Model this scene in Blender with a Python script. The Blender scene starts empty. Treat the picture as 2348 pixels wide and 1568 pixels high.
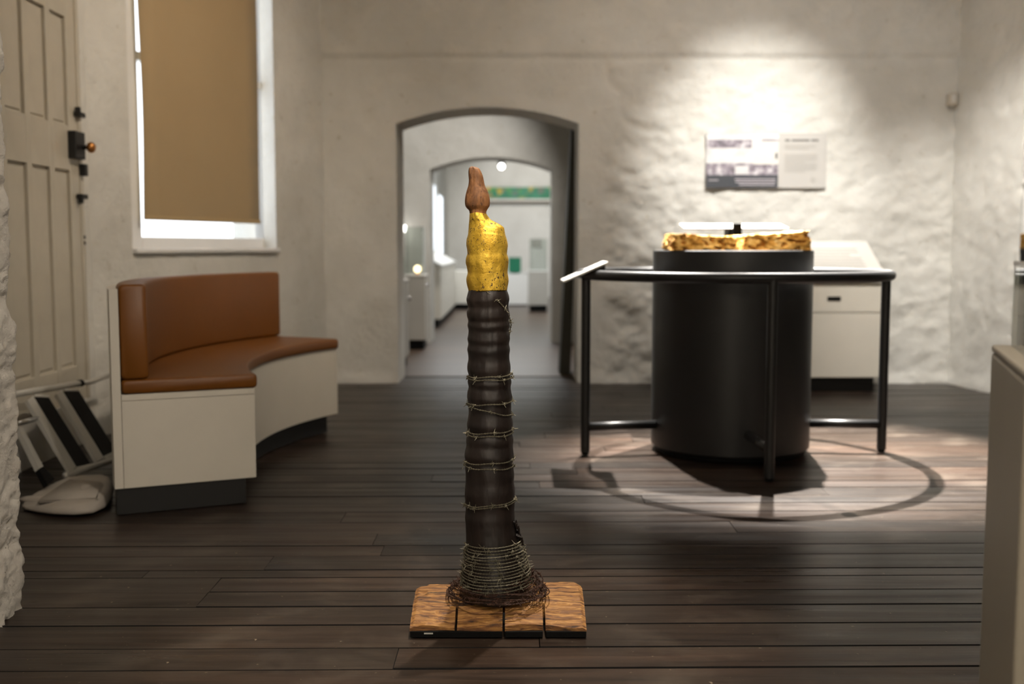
import bpy, bmesh, math, random
from mathutils import Vector, Matrix, noise
random.seed(7)
S = bpy.context.scene
COL = S.collection
R = math.radians

# ------------------------------------------------------------------ camera
FPX, CX, CY, PITCH = 2500.0, 1174.0, 784.0, R(4.985)
CAMH = 1.0
cam_d = bpy.data.cameras.new('camera')
cam = bpy.data.objects.new('camera', cam_d); COL.objects.link(cam)
cam.location = (0, 0, CAMH); cam.rotation_euler = (R(90) - PITCH, 0, 0)
cam_d.sensor_width = 36.0; cam_d.lens = 36.0 * FPX / 2348.0
cam_d.clip_start = 0.05; cam_d.clip_end = 200
cam_d.dof.use_dof = True; cam_d.dof.focus_distance = 2.83; cam_d.dof.aperture_fstop = 2.2
cam_d.dof.aperture_blades = 9
S.camera = cam

# ------------------------------------------------------------------ world and exposure
w = bpy.data.worlds.new('world'); S.world = w; w.use_nodes = True
bg = w.node_tree.nodes['Background']
bg.inputs[0].default_value = (0.86, 0.93, 1.0, 1); bg.inputs[1].default_value = 3.0
S.view_settings.view_transform = 'Standard'; S.view_settings.look = 'None'
S.view_settings.gamma = 1.0; S.view_settings.use_curve_mapping = False
S.view_settings.exposure = 0.0

# ------------------------------------------------------------------ lamps of the rooms, with added fill lights
WARM = (1.0, 0.88, 0.74); NEUT = (1.0, 0.95, 0.88); COOL = (0.93, 0.97, 1.0)
def spot(loc, tgt, watt, deg, blend=0.6, color=NEUT, size=0.03):
    d = bpy.data.lights.new('track_spot', 'SPOT'); d.energy = watt; d.spot_size = R(deg)
    d.spot_blend = blend; d.color = color; d.shadow_soft_size = size
    o = bpy.data.objects.new('track_spot_light', d); COL.objects.link(o)
    o.location = loc
    o.rotation_euler = (Vector(tgt) - Vector(loc)).to_track_quat('-Z', 'Y').to_euler()
def ceil_fill(loc, watt, size, color=WARM):
    d = bpy.data.lights.new('ceiling_fill', 'AREA'); d.energy = watt; d.size = size; d.color = color
    o = bpy.data.objects.new('ceiling_fill_light', d); COL.objects.link(o); o.location = loc
# main room
spot((1.62, 6.65, 3.58), (1.45, 5.25, 0.0), 8200, 37, 0.6, NEUT, 0.03)      # over the black drum
spot((0.45, 6.9, 3.6), (1.0, 5.1, 0.0), 3000, 34, 0.7, NEUT, 0.03)         # second lamp over the drum
PALE = (1.0, 0.96, 0.90)
spot((1.80, 5.2, 3.75), (1.76, 8.0, 1.60), 780, 33, 1.0, PALE, 0.05)       # picks out the wall panel
spot((2.0, 5.0, 3.75), (1.95, 8.0, 1.3), 110, 84, 1.0, PALE, 0.05)         # washes the back wall
spot((1.25, 3.2, 3.7), (1.08, 5.3, 1.02), 420, 14, 0.8, WARM, 0.03)         # picks out the stones
spot((2.0, 5.6, 3.7), (3.25, 7.6, 0.4), 560, 46, 0.9, NEUT, 0.06)            # right hand wall
spot((0.22, 3.65, 3.75), (-0.05, 2.87, 0.4), 480, 26, 0.6, WARM, 0.025)        # sculpture, from behind
spot((0.35, 1.1, 3.4), (-0.07, 2.87, 1.02), 270, 17, 1.0, WARM, 0.04)      # sculpture, from the doorway side
spot((0.3, 0.9, 3.3), (0.35, 2.1, 0.0), 260, 52, 1.0, WARM, 0.05)            # doorway floor
ceil_fill((0.6, 5.4, 3.9), 24, 1.2, WARM)  # unseen area light added as general ambient fill
spot((0.5, 4.4, 3.75), (-1.95, 6.3, 1.5), 230, 72, 1.0, (1.0, 0.84, 0.66), 0.06)   # unseen spot added to brighten the left hand walls
# room behind the camera
ceil_fill((0.2, -1.0, 3.3), 35, 1.2, WARM)  # added as front fill, no such fixture in view
for wx in (-1.2, 0.3, 1.8): spot((wx, -1.5, 3.4), (wx, -3.0, 1.5), 520, 100, 0.8, WARM, 0.05)   # unseen washers added so its rear wall bounces fill into view
spot((1.1, 0.9, 3.2), (-1.38, 2.75, 1.1), 230, 52, 1.0, WARM, 0.05)          # added out of view to brighten the rough doorway reveal
# rooms beyond the arches
spot((0.55, 9.3, 3.3), (-1.0, 11.3, 1.2), 230, 62, 0.8, NEUT, 0.05)
spot((0.2, 10.2, 3.3), (-0.2, 9.6, 0.0), 330, 70, 0.8, NEUT, 0.05)
ceil_fill((-0.1, 15.5, 3.5), 190, 2.2, COOL)
spot((0.6, 18.5, 3.4), (0.5, 22.0, 1.6), 330, 70, 0.9, NEUT, 0.05)
# bay at the far right
spot((4.6, 7.6, 3.4), (4.7, 9.7, 1.6), 500, 80, 0.9, NEUT, 0.05)

# ------------------------------------------------------------------ measuring helpers (photo pixel -> point at a known place)
FWD = Vector((0, math.cos(PITCH), -math.sin(PITCH))); UP = Vector((0, math.sin(PITCH), math.cos(PITCH)))
EYE = Vector((0, 0, CAMH))
def ray(px, py): return Vector((1, 0, 0)) * ((px - CX) / FPX) + UP * ((CY - py) / FPX) + FWD
def at_y(px, py, y): d = ray(px, py); return EYE + d * (y / d.y)
def at_z(px, py, z): d = ray(px, py); return EYE + d * ((z - CAMH) / d.z)
def at_plane(px, py, p, n):
    d = ray(px, py); p = Vector(p); n = Vector(n); return EYE + d * ((p - EYE).dot(n) / d.dot(n))

# ------------------------------------------------------------------ materials
MATS = {}
def new_mat(name):
    m = bpy.data.materials.new(name); m.use_nodes = True; MATS[name] = m
    nt = m.node_tree; return m, nt, nt.nodes['Principled BSDF']
def nd(nt, t, **kw):
    n = nt.nodes.new(t)
    for k, v in kw.items(): setattr(n, k, v)
    return n
def ramp(nt, src, stops):
    r = nd(nt, 'ShaderNodeValToRGB'); e = r.color_ramp.elements
    while len(e) < len(stops): e.new(0.5)
    for i, (p, c) in enumerate(stops): e[i].position = p; e[i].color = (*c, 1) if len(c) == 3 else c
    nt.links.new(src, r.inputs[0]); return r.outputs[0]
def coords(nt, scale=(1, 1, 1), kind='Object'):
    tc = nd(nt, 'ShaderNodeTexCoord'); mp = nd(nt, 'ShaderNodeMapping'); mp.inputs['Scale'].default_value = scale
    nt.links.new(tc.outputs[kind], mp.inputs[0]); return mp.outputs[0]
def noi(nt, vec, scale, detail=4, rough=0.55, dist=0.0):
    n = nd(nt, 'ShaderNodeTexNoise'); n.inputs['Scale'].default_value = scale; n.inputs['Detail'].default_value = detail
    n.inputs['Roughness'].default_value = rough; n.inputs['Distortion'].default_value = dist
    nt.links.new(vec, n.inputs['Vector']); return n.outputs['Fac']
def mixc(nt, fac, a, b, mode='MIX'):
    m = nd(nt, 'ShaderNodeMix', data_type='RGBA', blend_type=mode)
    if isinstance(fac, (int, float)): m.inputs[0].default_value = fac
    else: nt.links.new(fac, m.inputs[0])
    for i, v in ((6, a), (7, b)):
        if isinstance(v, tuple): m.inputs[i].default_value = (*v, 1)
        else: nt.links.new(v, m.inputs[i])
    return m.outputs[2]
def bump(nt, b, h, strength, dist):
    n = nd(nt, 'ShaderNodeBump'); n.inputs['Strength'].default_value = strength; n.inputs['Distance'].default_value = dist
    nt.links.new(h, n.inputs['Height']); nt.links.new(n.outputs[0], b.inputs['Normal'])
def simple(name, col, rough=0.5, metal=0.0, var=0.06, vscale=6.0, bmp=0.0, bscale=60.0, coat=0.0):
    m, nt, b = new_mat(name); v = coords(nt)
    f = noi(nt, v, vscale)
    lo = tuple(c * (1 - var) for c in col); hi = tuple(min(1, c * (1 + var)) for c in col)
    nt.links.new(ramp(nt, f, [(0.3, lo), (0.7, hi)]), b.inputs['Base Color'])
    b.inputs['Roughness'].default_value = rough; b.inputs['Metallic'].default_value = metal
    b.inputs['Coat Weight'].default_value = coat
    if bmp: bump(nt, b, noi(nt, v, bscale, 3), bmp, 0.002)
    return m
def emit(name, col, strength):
    m, nt, b = new_mat(name)
    b.inputs['Base Color'].default_value = (*col, 1); b.inputs['Emission Color'].default_value = (*col, 1)
    b.inputs['Emission Strength'].default_value = strength
    return m
def glass(name, tint=(1, 1, 1), refl=0.9):
    m, nt, b = new_mat(name); out = nt.nodes['Material Output']
    t = nd(nt, 'ShaderNodeBsdfTransparent'); t.inputs[0].default_value = (*tint, 1)
    g = nd(nt, 'ShaderNodeBsdfGlossy'); g.inputs['Roughness'].default_value = 0.03
    lw = nd(nt, 'ShaderNodeLayerWeight'); pw_ = nd(nt, 'ShaderNodeMath', operation='POWER'); pw_.inputs[1].default_value = 5
    nt.links.new(lw.outputs['Facing'], pw_.inputs[0])
    ma = nd(nt, 'ShaderNodeMath', operation='MULTIPLY_ADD'); nt.links.new(pw_.outputs[0], ma.inputs[0]); ma.inputs[1].default_value = refl; ma.inputs[2].default_value = 0.04
    mx = nd(nt, 'ShaderNodeMixShader'); nt.links.new(ma.outputs[0], mx.inputs[0])
    nt.links.new(t.outputs[0], mx.inputs[1]); nt.links.new(g.outputs[0], mx.inputs[2]); nt.links.new(mx.outputs[0], out.inputs[0])
    return m

# whitewashed plaster
m, nt, b = new_mat('plaster'); v = coords(nt)
c1 = ramp(nt, noi(nt, v, 2.2, 6, 0.6, 0.3), [(0.3, (0.62, 0.605, 0.56)), (0.7, (0.74, 0.73, 0.69))])
c2 = ramp(nt, noi(nt, v, 17, 5), [(0.24, (0.7, 0.66, 0.58)), (0.36, (1, 1, 1))])
nt.links.new(mixc(nt, 0.7, c1, c2, 'MULTIPLY'), b.inputs['Base Color'])
b.inputs['Roughness'].default_value = 0.75
bump(nt, b, noi(nt, v, 22, 9, 0.66), 0.85, 0.014)
# chipped stone and limewash of the doorway reveal in front
m, nt, b = new_mat('limewash'); v = coords(nt)
c1 = ramp(nt, noi(nt, v, 9, 8, 0.6, 0.4), [(0.3, (0.60, 0.56, 0.50)), (0.7, (0.76, 0.72, 0.65))])
vo = nd(nt, 'ShaderNodeTexVoronoi'); vo.inputs['Scale'].default_value = 42; nt.links.new(v, vo.inputs[0])
pit = ramp(nt, vo.outputs['Distance'], [(0.04, (0.35, 0.31, 0.26)), (0.13, (1, 1, 1))])
pm = ramp(nt, noi(nt, v, 7, 3), [(0.5, (0, 0, 0)), (0.6, (1, 1, 1))])
nt.links.new(mixc(nt, pm, c1, mixc(nt, 1.0, c1, pit, 'MULTIPLY')), b.inputs['Base Color'])
b.inputs['Roughness'].default_value = 0.85
bump(nt, b, noi(nt, v, 60, 8, 0.7), 1.0, 0.010)
# old dark floor boards
def plank_mat(name, dark, light):
    m, nt, b = new_mat(name); v = coords(nt, (0.35, 6, 6))
    oi = nd(nt, 'ShaderNodeObjectInfo')
    add = nd(nt, 'ShaderNodeVectorMath', operation='ADD'); sc = nd(nt, 'ShaderNodeVectorMath', operation='SCALE')
    cb = nd(nt, 'ShaderNodeCombineXYZ')
    for i in range(3): nt.links.new(oi.outputs['Random'], cb.inputs[i])
    sc.inputs['Scale'].default_value = 37; nt.links.new(cb.outputs[0], sc.inputs[0])
    nt.links.new(v, add.inputs[0]); nt.links.new(sc.outputs[0], add.inputs[1]); vv = add.outputs[0]
    g = noi(nt, vv, 5, 8, 0.65, 0.6)
    col = ramp(nt, g, [(0.3, dark), (0.72, light)])
    per = ramp(nt, oi.outputs['Random'], [(0.0, (0.72, 0.7, 0.7)), (0.5, (1.0, 0.93, 0.88)), (1.0, (1.28, 1.1, 1.0))])
    col = mixc(nt, 1.0, col, per, 'MULTIPLY')
    v2 = coords(nt)
    wear = ramp(nt, noi(nt, v2, 3.2, 6, 0.65, 0.5), [(0.5, (0, 0, 0)), (0.75, (1, 1, 1))])
    col = mixc(nt, wear, col, mixc(nt, 0.45, col, (0.10, 0.08, 0.062)))
    sp = ramp(nt, noi(nt, v2, 70, 2, 0.5), [(0.73, (0, 0, 0)), (0.77, (1, 1, 1))])
    col = mixc(nt, sp, col, (0.2, 0.16, 0.11))
    nt.links.new(col, b.inputs['Base Color'])
    rg = ramp(nt, noi(nt, vv, 3, 5), [(0.3, (0.27,) * 3), (0.7, (0.43,) * 3)])
    nt.links.new(rg, b.inputs['Roughness']); b.inputs['Specular IOR Level'].default_value = 0.22
    bump(nt, b, g, 0.25, 0.003)
    return m
plank_mat('floor_wood', (0.0095, 0.0066, 0.0048), (0.044, 0.031, 0.0235))
m, nt, b = new_mat('floor_far'); v = coords(nt)
br = nd(nt, 'ShaderNodeTexBrick'); br.inputs['Scale'].default_value = 1.0; br.inputs['Brick Width'].default_value = 3.0
br.inputs['Row Height'].default_value = 0.14; br.inputs['Mortar Size'].default_value = 0.004
br.inputs['Color1'].default_value = (0.085, 0.055, 0.036, 1); br.inputs['Color2'].default_value = (0.055, 0.036, 0.024, 1)
br.inputs['Mortar'].default_value = (0.006, 0.005, 0.004, 1); nt.links.new(v, br.inputs[0])
nt.links.new(br.outputs[0], b.inputs['Base Color']); b.inputs['Roughness'].default_value = 0.35
simple('plank_edge', (0.0045, 0.0035, 0.003), 0.85)
simple('subfloor', (0.006, 0.005, 0.004), 0.9)
simple('white_board', (0.66, 0.62, 0.54), 0.45, var=0.02)
simple('white_paint', (0.76, 0.76, 0.76), 0.4, var=0.03)
simple('door_paint', (0.50, 0.46, 0.38), 0.22, var=0.05, bmp=0.1, bscale=20, coat=0.2)
simple('dark_kick', (0.009, 0.0088, 0.0085), 0.65)
simple('black_metal', (0.012, 0.012, 0.0125), 0.42, 0.0, var=0.1, bmp=0.05, bscale=300)
simple('black_plastic', (0.0035, 0.0035, 0.0035), 0.6).node_tree.nodes['Principled BSDF'].inputs['Specular IOR Level'].default_value = 0.12
simple('black_rubber', (0.004, 0.004, 0.004), 0.7).node_tree.nodes['Principled BSDF'].inputs['Specular IOR Level'].default_value = 0.15
simple('iron', (0.012, 0.012, 0.012), 0.4, 0.3)
simple('brass', (0.45, 0.20, 0.06), 0.35, 0.9)
simple('leather', (0.17, 0.056, 0.003), 0.46, var=0.05, vscale=3, bmp=0.12, bscale=160)
simple('seam', (0.30, 0.27, 0.22), 0.6)
simple('blind_fabric', (0.40, 0.295, 0.165), 0.85, var=0.03, vscale=2, bmp=0.08, bscale=500)
simple('blind_hem', (0.44, 0.32, 0.17), 0.7, var=0.03)
simple('cloth', (0.42, 0.38, 0.33), 0.8, var=0.08, vscale=12, bmp=0.15, bscale=90)
simple('alu', (0.47, 0.46, 0.42), 0.4, 0.15, var=0.05)
simple('chrome', (0.75, 0.76, 0.78), 0.15, 1.0)
simple('sensor_plastic', (0.55, 0.5, 0.42), 0.5)
simple('plinth_paint', (0.30, 0.265, 0.205), 0.5, var=0.02)
simple('gallery_grey', (0.38, 0.36, 0.32), 0.5, var=0.02)
simple('panel_white', (0.70, 0.68, 0.64), 0.5, var=0.01)
simple('print_grey', (0.50, 0.485, 0.46), 0.5, var=0.01)
simple('text_ink', (0.16, 0.155, 0.15), 0.6)
simple('text_ink_faint', (0.40, 0.385, 0.36), 0.6)
simple('caption_dark', (0.045, 0.05, 0.06), 0.5)
simple('caption_text', (0.50, 0.46, 0.50), 0.5)
simple('dark_board', (0.022, 0.02, 0.010), 0.6)
simple('green_card', (0.0, 0.13, 0.06), 0.6)
simple('ceiling_paint', (0.42, 0.39, 0.35), 0.8)
glass('pane_glass'); glass('acrylic', (0.93, 0.95, 0.94)); glass('far_pane', (1, 1, 1), 0.12)
simple('acrylic_edge', (0.55, 0.56, 0.53), 0.3)
emit('lamp_glow', (1.0, 0.96, 0.9), 9.0)
emit('lit_ornament', (1.0, 0.82, 0.5), 4.0)
# burnt palm trunk
m, nt, b = new_mat('charred_wood'); v = coords(nt, (1, 1, 0.25))
f = noi(nt, v, 55, 8, 0.65, 0.8); g = noi(nt, coords(nt, (1, 1, 2.2)), 9, 5)
c = mixc(nt, 0.55, ramp(nt, f, [(0.34, (0.002, 0.0012, 0.001)), (0.74, (0.023, 0.014, 0.011))]), ramp(nt, g, [(0.3, (0.0035, 0.0022, 0.002)), (0.75, (0.026, 0.0165, 0.013))]))
nt.links.new(c, b.inputs['Base Color']); b.inputs['Roughness'].default_value = 0.42
bump(nt, b, f, 0.35, 0.003)
# gold leaf with flaws
m, nt, b = new_mat('gold_leaf'); v = coords(nt)
sp = noi(nt, coords(nt, (1, 1, 0.7)), 170, 5, 0.62, 0.7)
pt = noi(nt, v, 13, 3)
th = nd(nt, 'ShaderNodeMath', operation='MULTIPLY_ADD'); nt.links.new(pt, th.inputs[0]); th.inputs[1].default_value = 0.30; nt.links.new(sp, th.inputs[2])
flaw = ramp(nt, th.outputs[0], [(0.735, (0, 0, 0)), (0.78, (1, 1, 1))])
gc = ramp(nt, noi(nt, v, 22, 5), [(0.3, (0.56, 0.33, 0.022)), (0.7, (0.84, 0.55, 0.07))])
nt.links.new(mixc(nt, flaw, gc, (0.05, 0.025, 0.008)), b.inputs['Base Color'])
inv = nd(nt, 'ShaderNodeMath', operation='MULTIPLY_ADD'); nt.links.new(flaw, inv.inputs[0]); inv.inputs[1].default_value = -0.6; inv.inputs[2].default_value = 0.6
nt.links.new(inv.outputs[0], b.inputs['Metallic'])
b.inputs['Roughness'].default_value = 0.46
bump(nt, b, noi(nt, v, 150, 6, 0.65), 0.55, 0.003)
# carved flame
m, nt, b = new_mat('flame_wood'); v = coords(nt, (1, 1, 0.35))
f = noi(nt, v, 60, 8, 0.65, 0.7)
nt.links.new(mixc(nt, ramp(nt, noi(nt, v, 130, 3), [(0.3, (1, 1, 1)), (0.38, (0, 0, 0))]), ramp(nt, f, [(0.32, (0.09, 0.034, 0.011)), (0.7, (0.34, 0.15, 0.054))]), (0.05, 0.02, 0.01)), b.inputs['Base Color'])
b.inputs['Roughness'].default_value = 0.65; bump(nt, b, f, 0.7, 0.004)
# sawn slab
m, nt, b = new_mat('slab_wood'); v = coords(nt, (0.13, 1, 1))
f = noi(nt, v, 95, 8, 0.68, 1.0); cr = noi(nt, coords(nt, (0.1, 1, 0.3)), 48, 4, 0.6, 0.6)
c = ramp(nt, f, [(0.34, (0.035, 0.012, 0.004)), (0.45, (0.19, 0.078, 0.02)), (0.58, (0.38, 0.185, 0.048)), (0.76, (0.62, 0.37, 0.13))])
c = mixc(nt, ramp(nt, cr, [(0.36, (1, 1, 1)), (0.41, (0, 0, 0))]), c, (0.03, 0.012, 0.005))
nt.links.new(c, b.inputs['Base Color']); b.inputs['Roughness'].default_value = 0.6
bump(nt, b, mixc(nt, 0.5, f, cr), 0.9, 0.006)
# wires
simple('zinc_wire', (0.17, 0.155, 0.11), 0.5, 0.5, var=0.35, vscale=60)
simple('rusty_wire', (0.045, 0.018, 0.009), 0.75, 0.2, var=0.6, vscale=70)
# porous stone
m, nt, b = new_mat('honey_stone'); v = coords(nt)
f = noi(nt, v, 22, 8, 0.62, 0.6)
nt.links.new(ramp(nt, f, [(0.28, (0.09, 0.03, 0.006)), (0.42, (0.55, 0.25, 0.03)), (0.58, (0.78, 0.46, 0.12)), (0.75, (0.85, 0.62, 0.28))]), b.inputs['Base Color'])
b.inputs['Roughness'].default_value = 0.85; bump(nt, b, noi(nt, v, 30, 8, 0.65), 0.8, 0.01)
# old photograph print (grey landscape)
m, nt, b = new_mat('photo_print'); v = coords(nt)
f = noi(nt, v, 16, 6, 0.6)
nt.links.new(ramp(nt, f, [(0.34, (0.07, 0.06, 0.075)), (0.5, (0.26, 0.23, 0.27)), (0.68, (0.66, 0.63, 0.66))]), b.inputs['Base Color']); b.inputs['Roughness'].default_value = 0.5
m, nt, b = new_mat('photo_pale'); v = coords(nt)
nt.links.new(ramp(nt, noi(nt, v, 9, 4), [(0.3, (0.52, 0.52, 0.53)), (0.6, (0.72, 0.71, 0.71))]), b.inputs['Base Color']); b.inputs['Roughness'].default_value = 0.5
# colourful frieze
m, nt, b = new_mat('frieze_print'); v = coords(nt)
n1 = nd(nt, 'ShaderNodeTexVoronoi'); n1.inputs['Scale'].default_value = 9.0; nt.links.new(v, n1.inputs[0])
sx = nd(nt, 'ShaderNodeSeparateColor'); nt.links.new(n1.outputs['Color'], sx.inputs[0])
nt.links.new(ramp(nt, sx.outputs[0], [(0.0, (0.0, 0.16, 0.07)), (0.35, (0.02, 0.22, 0.12)), (0.5, (0.12, 0.12, 0.11)), (0.68, (0.03, 0.26, 0.07)), (0.85, (0.65, 0.38, 0.02)), (1.0, (0.02, 0.12, 0.10))]), b.inputs['Base Color'])

# ------------------------------------------------------------------ mesh helpers
WLOC = {}
def finish(name, me, mat, parent=None, smooth=False, origin=None):
    """me has world coordinates; the object gets its own origin and, if any, its parent"""
    me.update()
    vs = [v.co for v in me.vertices]
    if origin is None:
        xs = [v.x for v in vs]; ys = [v.y for v in vs]; zs = [v.z for v in vs]
        origin = Vector(((min(xs) + max(xs)) / 2, (min(ys) + max(ys)) / 2, min(zs)))
    origin = Vector(origin)
    me.transform(Matrix.Translation(-origin))
    o = bpy.data.objects.new(name, me); COL.objects.link(o)
    if isinstance(mat, str): mat = MATS[mat]
    me.materials.append(mat)
    if smooth:
        for p in me.polygons: p.use_smooth = True
    WLOC[o.name] = origin
    if parent: o.parent = parent; o.location = origin - WLOC[parent.name]
    else: o.location = origin
    return o
def obj(name, bm, mat, parent=None, smooth=False, origin=None, recalc=True):
    if recalc: bmesh.ops.recalc_face_normals(bm, faces=bm.faces)
    me = bpy.data.meshes.new(name); bm.to_mesh(me); bm.free()
    return finish(name, me, mat, parent, smooth, origin)
def thing(name, loc, label, cat, group=None):
    o = bpy.data.objects.new(name, None); COL.objects.link(o); o.location = loc; o.empty_display_size = 0.1
    WLOC[o.name] = Vector(loc); return tag(o, label, cat, group)
def tag(o, label=None, cat=None, group=None, kind=None):
    if label: o['label'] = label
    if cat: o['category'] = cat
    if group: o['group'] = group
    if kind: o['kind'] = kind
    return o
def struct(o): o['kind'] = 'structure'; return o
def hexa(bm, pts):
    """8 points: bottom loop 0-3, top loop 4-7"""
    vs = [bm.verts.new(p) for p in pts]
    for f in ((0, 3, 2, 1), (4, 5, 6, 7), (0, 1, 5, 4), (1, 2, 6, 5), (2, 3, 7, 6), (3, 0, 4, 7)):
        bm.faces.new([vs[i] for i in f])
    return vs
def box(bm, x0, x1, y0, y1, z0, z1, bev=0.0, seg=2, T=None):
    pts = [(x0, y0, z0), (x1, y0, z0), (x1, y1, z0), (x0, y1, z0), (x0, y0, z1), (x1, y0, z1), (x1, y1, z1), (x0, y1, z1)]
    if T: pts = [T(*p) for p in pts]
    vs = hexa(bm, pts)
    if bev:
        es = set()
        for v in vs: es.update(v.link_edges)
        bmesh.ops.recalc_face_normals(bm, faces=list({f for v in vs for f in v.link_faces}))
        bmesh.ops.bevel(bm, geom=list(es), offset=bev, segments=seg, affect='EDGES', profile=0.5)
def boxo(name, mat, x0, x1, y0, y1, z0, z1, bev=0.0, parent=None, T=None, seg=2):
    bm = bmesh.new(); box(bm, x0, x1, y0, y1, z0, z1, bev, seg, T); return obj(name, bm, mat, parent)
def tube(bm, pts, r, n=10, closed=False, caps=True):
    pts = [Vector(p) for p in pts]; N = len(pts); rings = []
    up = Vector((0, 0, 1)); prev = None
    for i, p in enumerate(pts):
        a = pts[i - 1] if (i > 0 or closed) else pts[i]; c = pts[(i + 1) % N] if (i < N - 1 or closed) else pts[i]
        t = (c - a).normalized()
        if prev is None:
            s = t.cross(up)
            if s.length < 1e-3: s = t.cross(Vector((1, 0, 0)))
            s.normalize()
        else:
            s = prev - t * prev.dot(t)
            if s.length < 1e-5: s = t.cross(up)
            s.normalize()
        prev = s; q = t.cross(s)
        rr = r[i] if isinstance(r, (list, tuple)) else r
        rings.append([bm.verts.new(p + (s * math.cos(2 * math.pi * k / n) + q * math.sin(2 * math.pi * k / n)) * rr) for k in range(n)])
    for i in range(N if closed else N - 1):
        A, B = rings[i], rings[(i + 1) % N]
        for k in range(n): bm.faces.new((A[k], A[(k + 1) % n], B[(k + 1) % n], B[k]))
    if caps and not closed:
        bm.faces.new(rings[0][::-1]); bm.faces.new(rings[-1])
def tubeo(name, mat, pts, r, parent=None, n=12, closed=False):
    bm = bmesh.new(); tube(bm, pts, r, n, closed); o = obj(name, bm, mat, parent, True)
    return o
def lathe(bm, rows, n=48):
    """rows: (cx, cy, z, rx, ry)"""
    rings = [[bm.verts.new((cx + rx * math.cos(2 * math.pi * k / n), cy + ry * math.sin(2 * math.pi * k / n), z)) for k in range(n)] for cx, cy, z, rx, ry in rows]
    for A, B in zip(rings, rings[1:]):
        for k in range(n): bm.faces.new((A[k], A[(k + 1) % n], B[(k + 1) % n], B[k]))
    bm.faces.new(rings[0][::-1]); bm.faces.new(rings[-1]); return rings
def sharpen(o, deg=35):
    me = o.data; bm = bmesh.new(); bm.from_mesh(me)
    for e in bm.edges:
        if len(e.link_faces) == 2 and e.calc_face_angle(0) > R(deg): e.smooth = False
    for f in bm.faces: f.smooth = True
    bm.to_mesh(me); bm.free(); return o
def smooth01(a, b, x):
    t = max(0.0, min(1.0, (x - a) / (b - a))); return t * t * (3 - 2 * t)
def frac(x, y, z, o=4): return noise.fractal(Vector((x, y, z)), 0.9, 2.0, o)

# ================================================================== THE SETTING
# ---- floor of the main room: dark boards running left to right, each a piece of its own
floor = boxo('floor', 'subfloor', -2.7, 6.4, 0.6, 9.9, -0.12, -0.03); struct(floor)
struct(boxo('floor', 'floor_wood', -4.2, 6.4, -3.0, 0.70, -0.12, -0.002))
edges = [4.085, 3.93, 3.777, 3.62, 3.50, 3.345, 3.27, 3.13, 2.997, 2.846, 2.68, 2.54]
edges = [e - 0.011 for e in edges]
while edges[0] < 9.7: edges.insert(0, edges[0] + random.uniform(0.125, 0.16))
while edges[-1] > 0.7: edges.append(edges[-1] - random.uniform(0.13, 0.16))
SK = 0.0135
joint_at = {}
for i in range(len(edges) - 1):
    y1, y0 = edges[i], edges[i + 1]
    ym = (y0 + y1) / 2
    xs = [-2.6 if ym < 8.4 else 3.1]; x = xs[0] + random.uniform(0.8, 3.4)
    while x < 5.6: xs.append(x); x += random.uniform(2.2, 4.2)
    if 2.98 < ym < 3.27: xs = [-2.6, -0.885, 2.6]
    elif 3.5 < ym < 3.62: xs = [-2.6, -0.43, 3.0]
    elif 2.68 < ym < 2.84: xs = [-2.6, 0.07, 2.9]
    elif 2.84 <= ym < 2.98: xs = [-2.6, 1.9]
    xs = xs + [6.3]
    for a, c in zip(xs, xs[1:]):
        g = random.uniform(0.0022, 0.0052); z = random.uniform(-0.0022, 0.0); tl = random.uniform(-0.0009, 0.0009)
        bm = bmesh.new()
        def P(xx, yy, zz): return (xx, yy + SK * xx, zz)
        A0, C0 = a + 0.0012, c - 0.0012
        k = 0.003
        pts = [P(A0, y0 + g, -0.03), P(C0, y0 + g, -0.03), P(C0, y1 - g, -0.03), P(A0, y1 - g, -0.03),
               P(A0, y0 + g, z - k + tl), P(C0, y0 + g, z - k + tl), P(C0, y1 - g, z - k - tl), P(A0, y1 - g, z - k - tl)]
        vs = hexa(bm, pts)
        top = [f for f in bm.faces if all(v in vs[4:] for v in f.verts)]
        keep = top[0]; bmesh.ops.inset_individual(bm, faces=top, thickness=0.0035, depth=k)
        for f in bm.faces: f.material_index = 0 if f is keep else 1
        po = obj('floor_plank', bm, 'floor_wood', floor); po.data.materials.append(MATS['plank_edge'])
# floors beyond the arch
f2 = boxo('floor', 'floor_far', -1.75, 3.9, 8.44, 22.3, -0.10, -0.004); struct(f2)

# ---- plaster walls
def grid_faces(nu, nv, base=0, flip=False):
    fs = []
    for i in range(nu - 1):
        for j in range(nv - 1):
            a = base + i * nv + j; q = (a, a + nv, a + nv + 1, a + 1)
            fs.append(q[::-1] if flip else q)
    return fs
def mesh_obj(name, verts, faces, mat, smooth=True, merge=True, parent=None, recalc=True):
    me = bpy.data.meshes.new(name); me.from_pydata([tuple(v) for v in verts], [], faces)
    if merge or recalc:
        bm = bmesh.new(); bm.from_mesh(me)
        if merge: bmesh.ops.remove_doubles(bm, verts=bm.verts, dist=1e-5)
        if recalc: bmesh.ops.recalc_face_normals(bm, faces=bm.faces)
        bm.to_mesh(me); bm.free()
    return finish(name, me, mat, parent, smooth)

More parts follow.
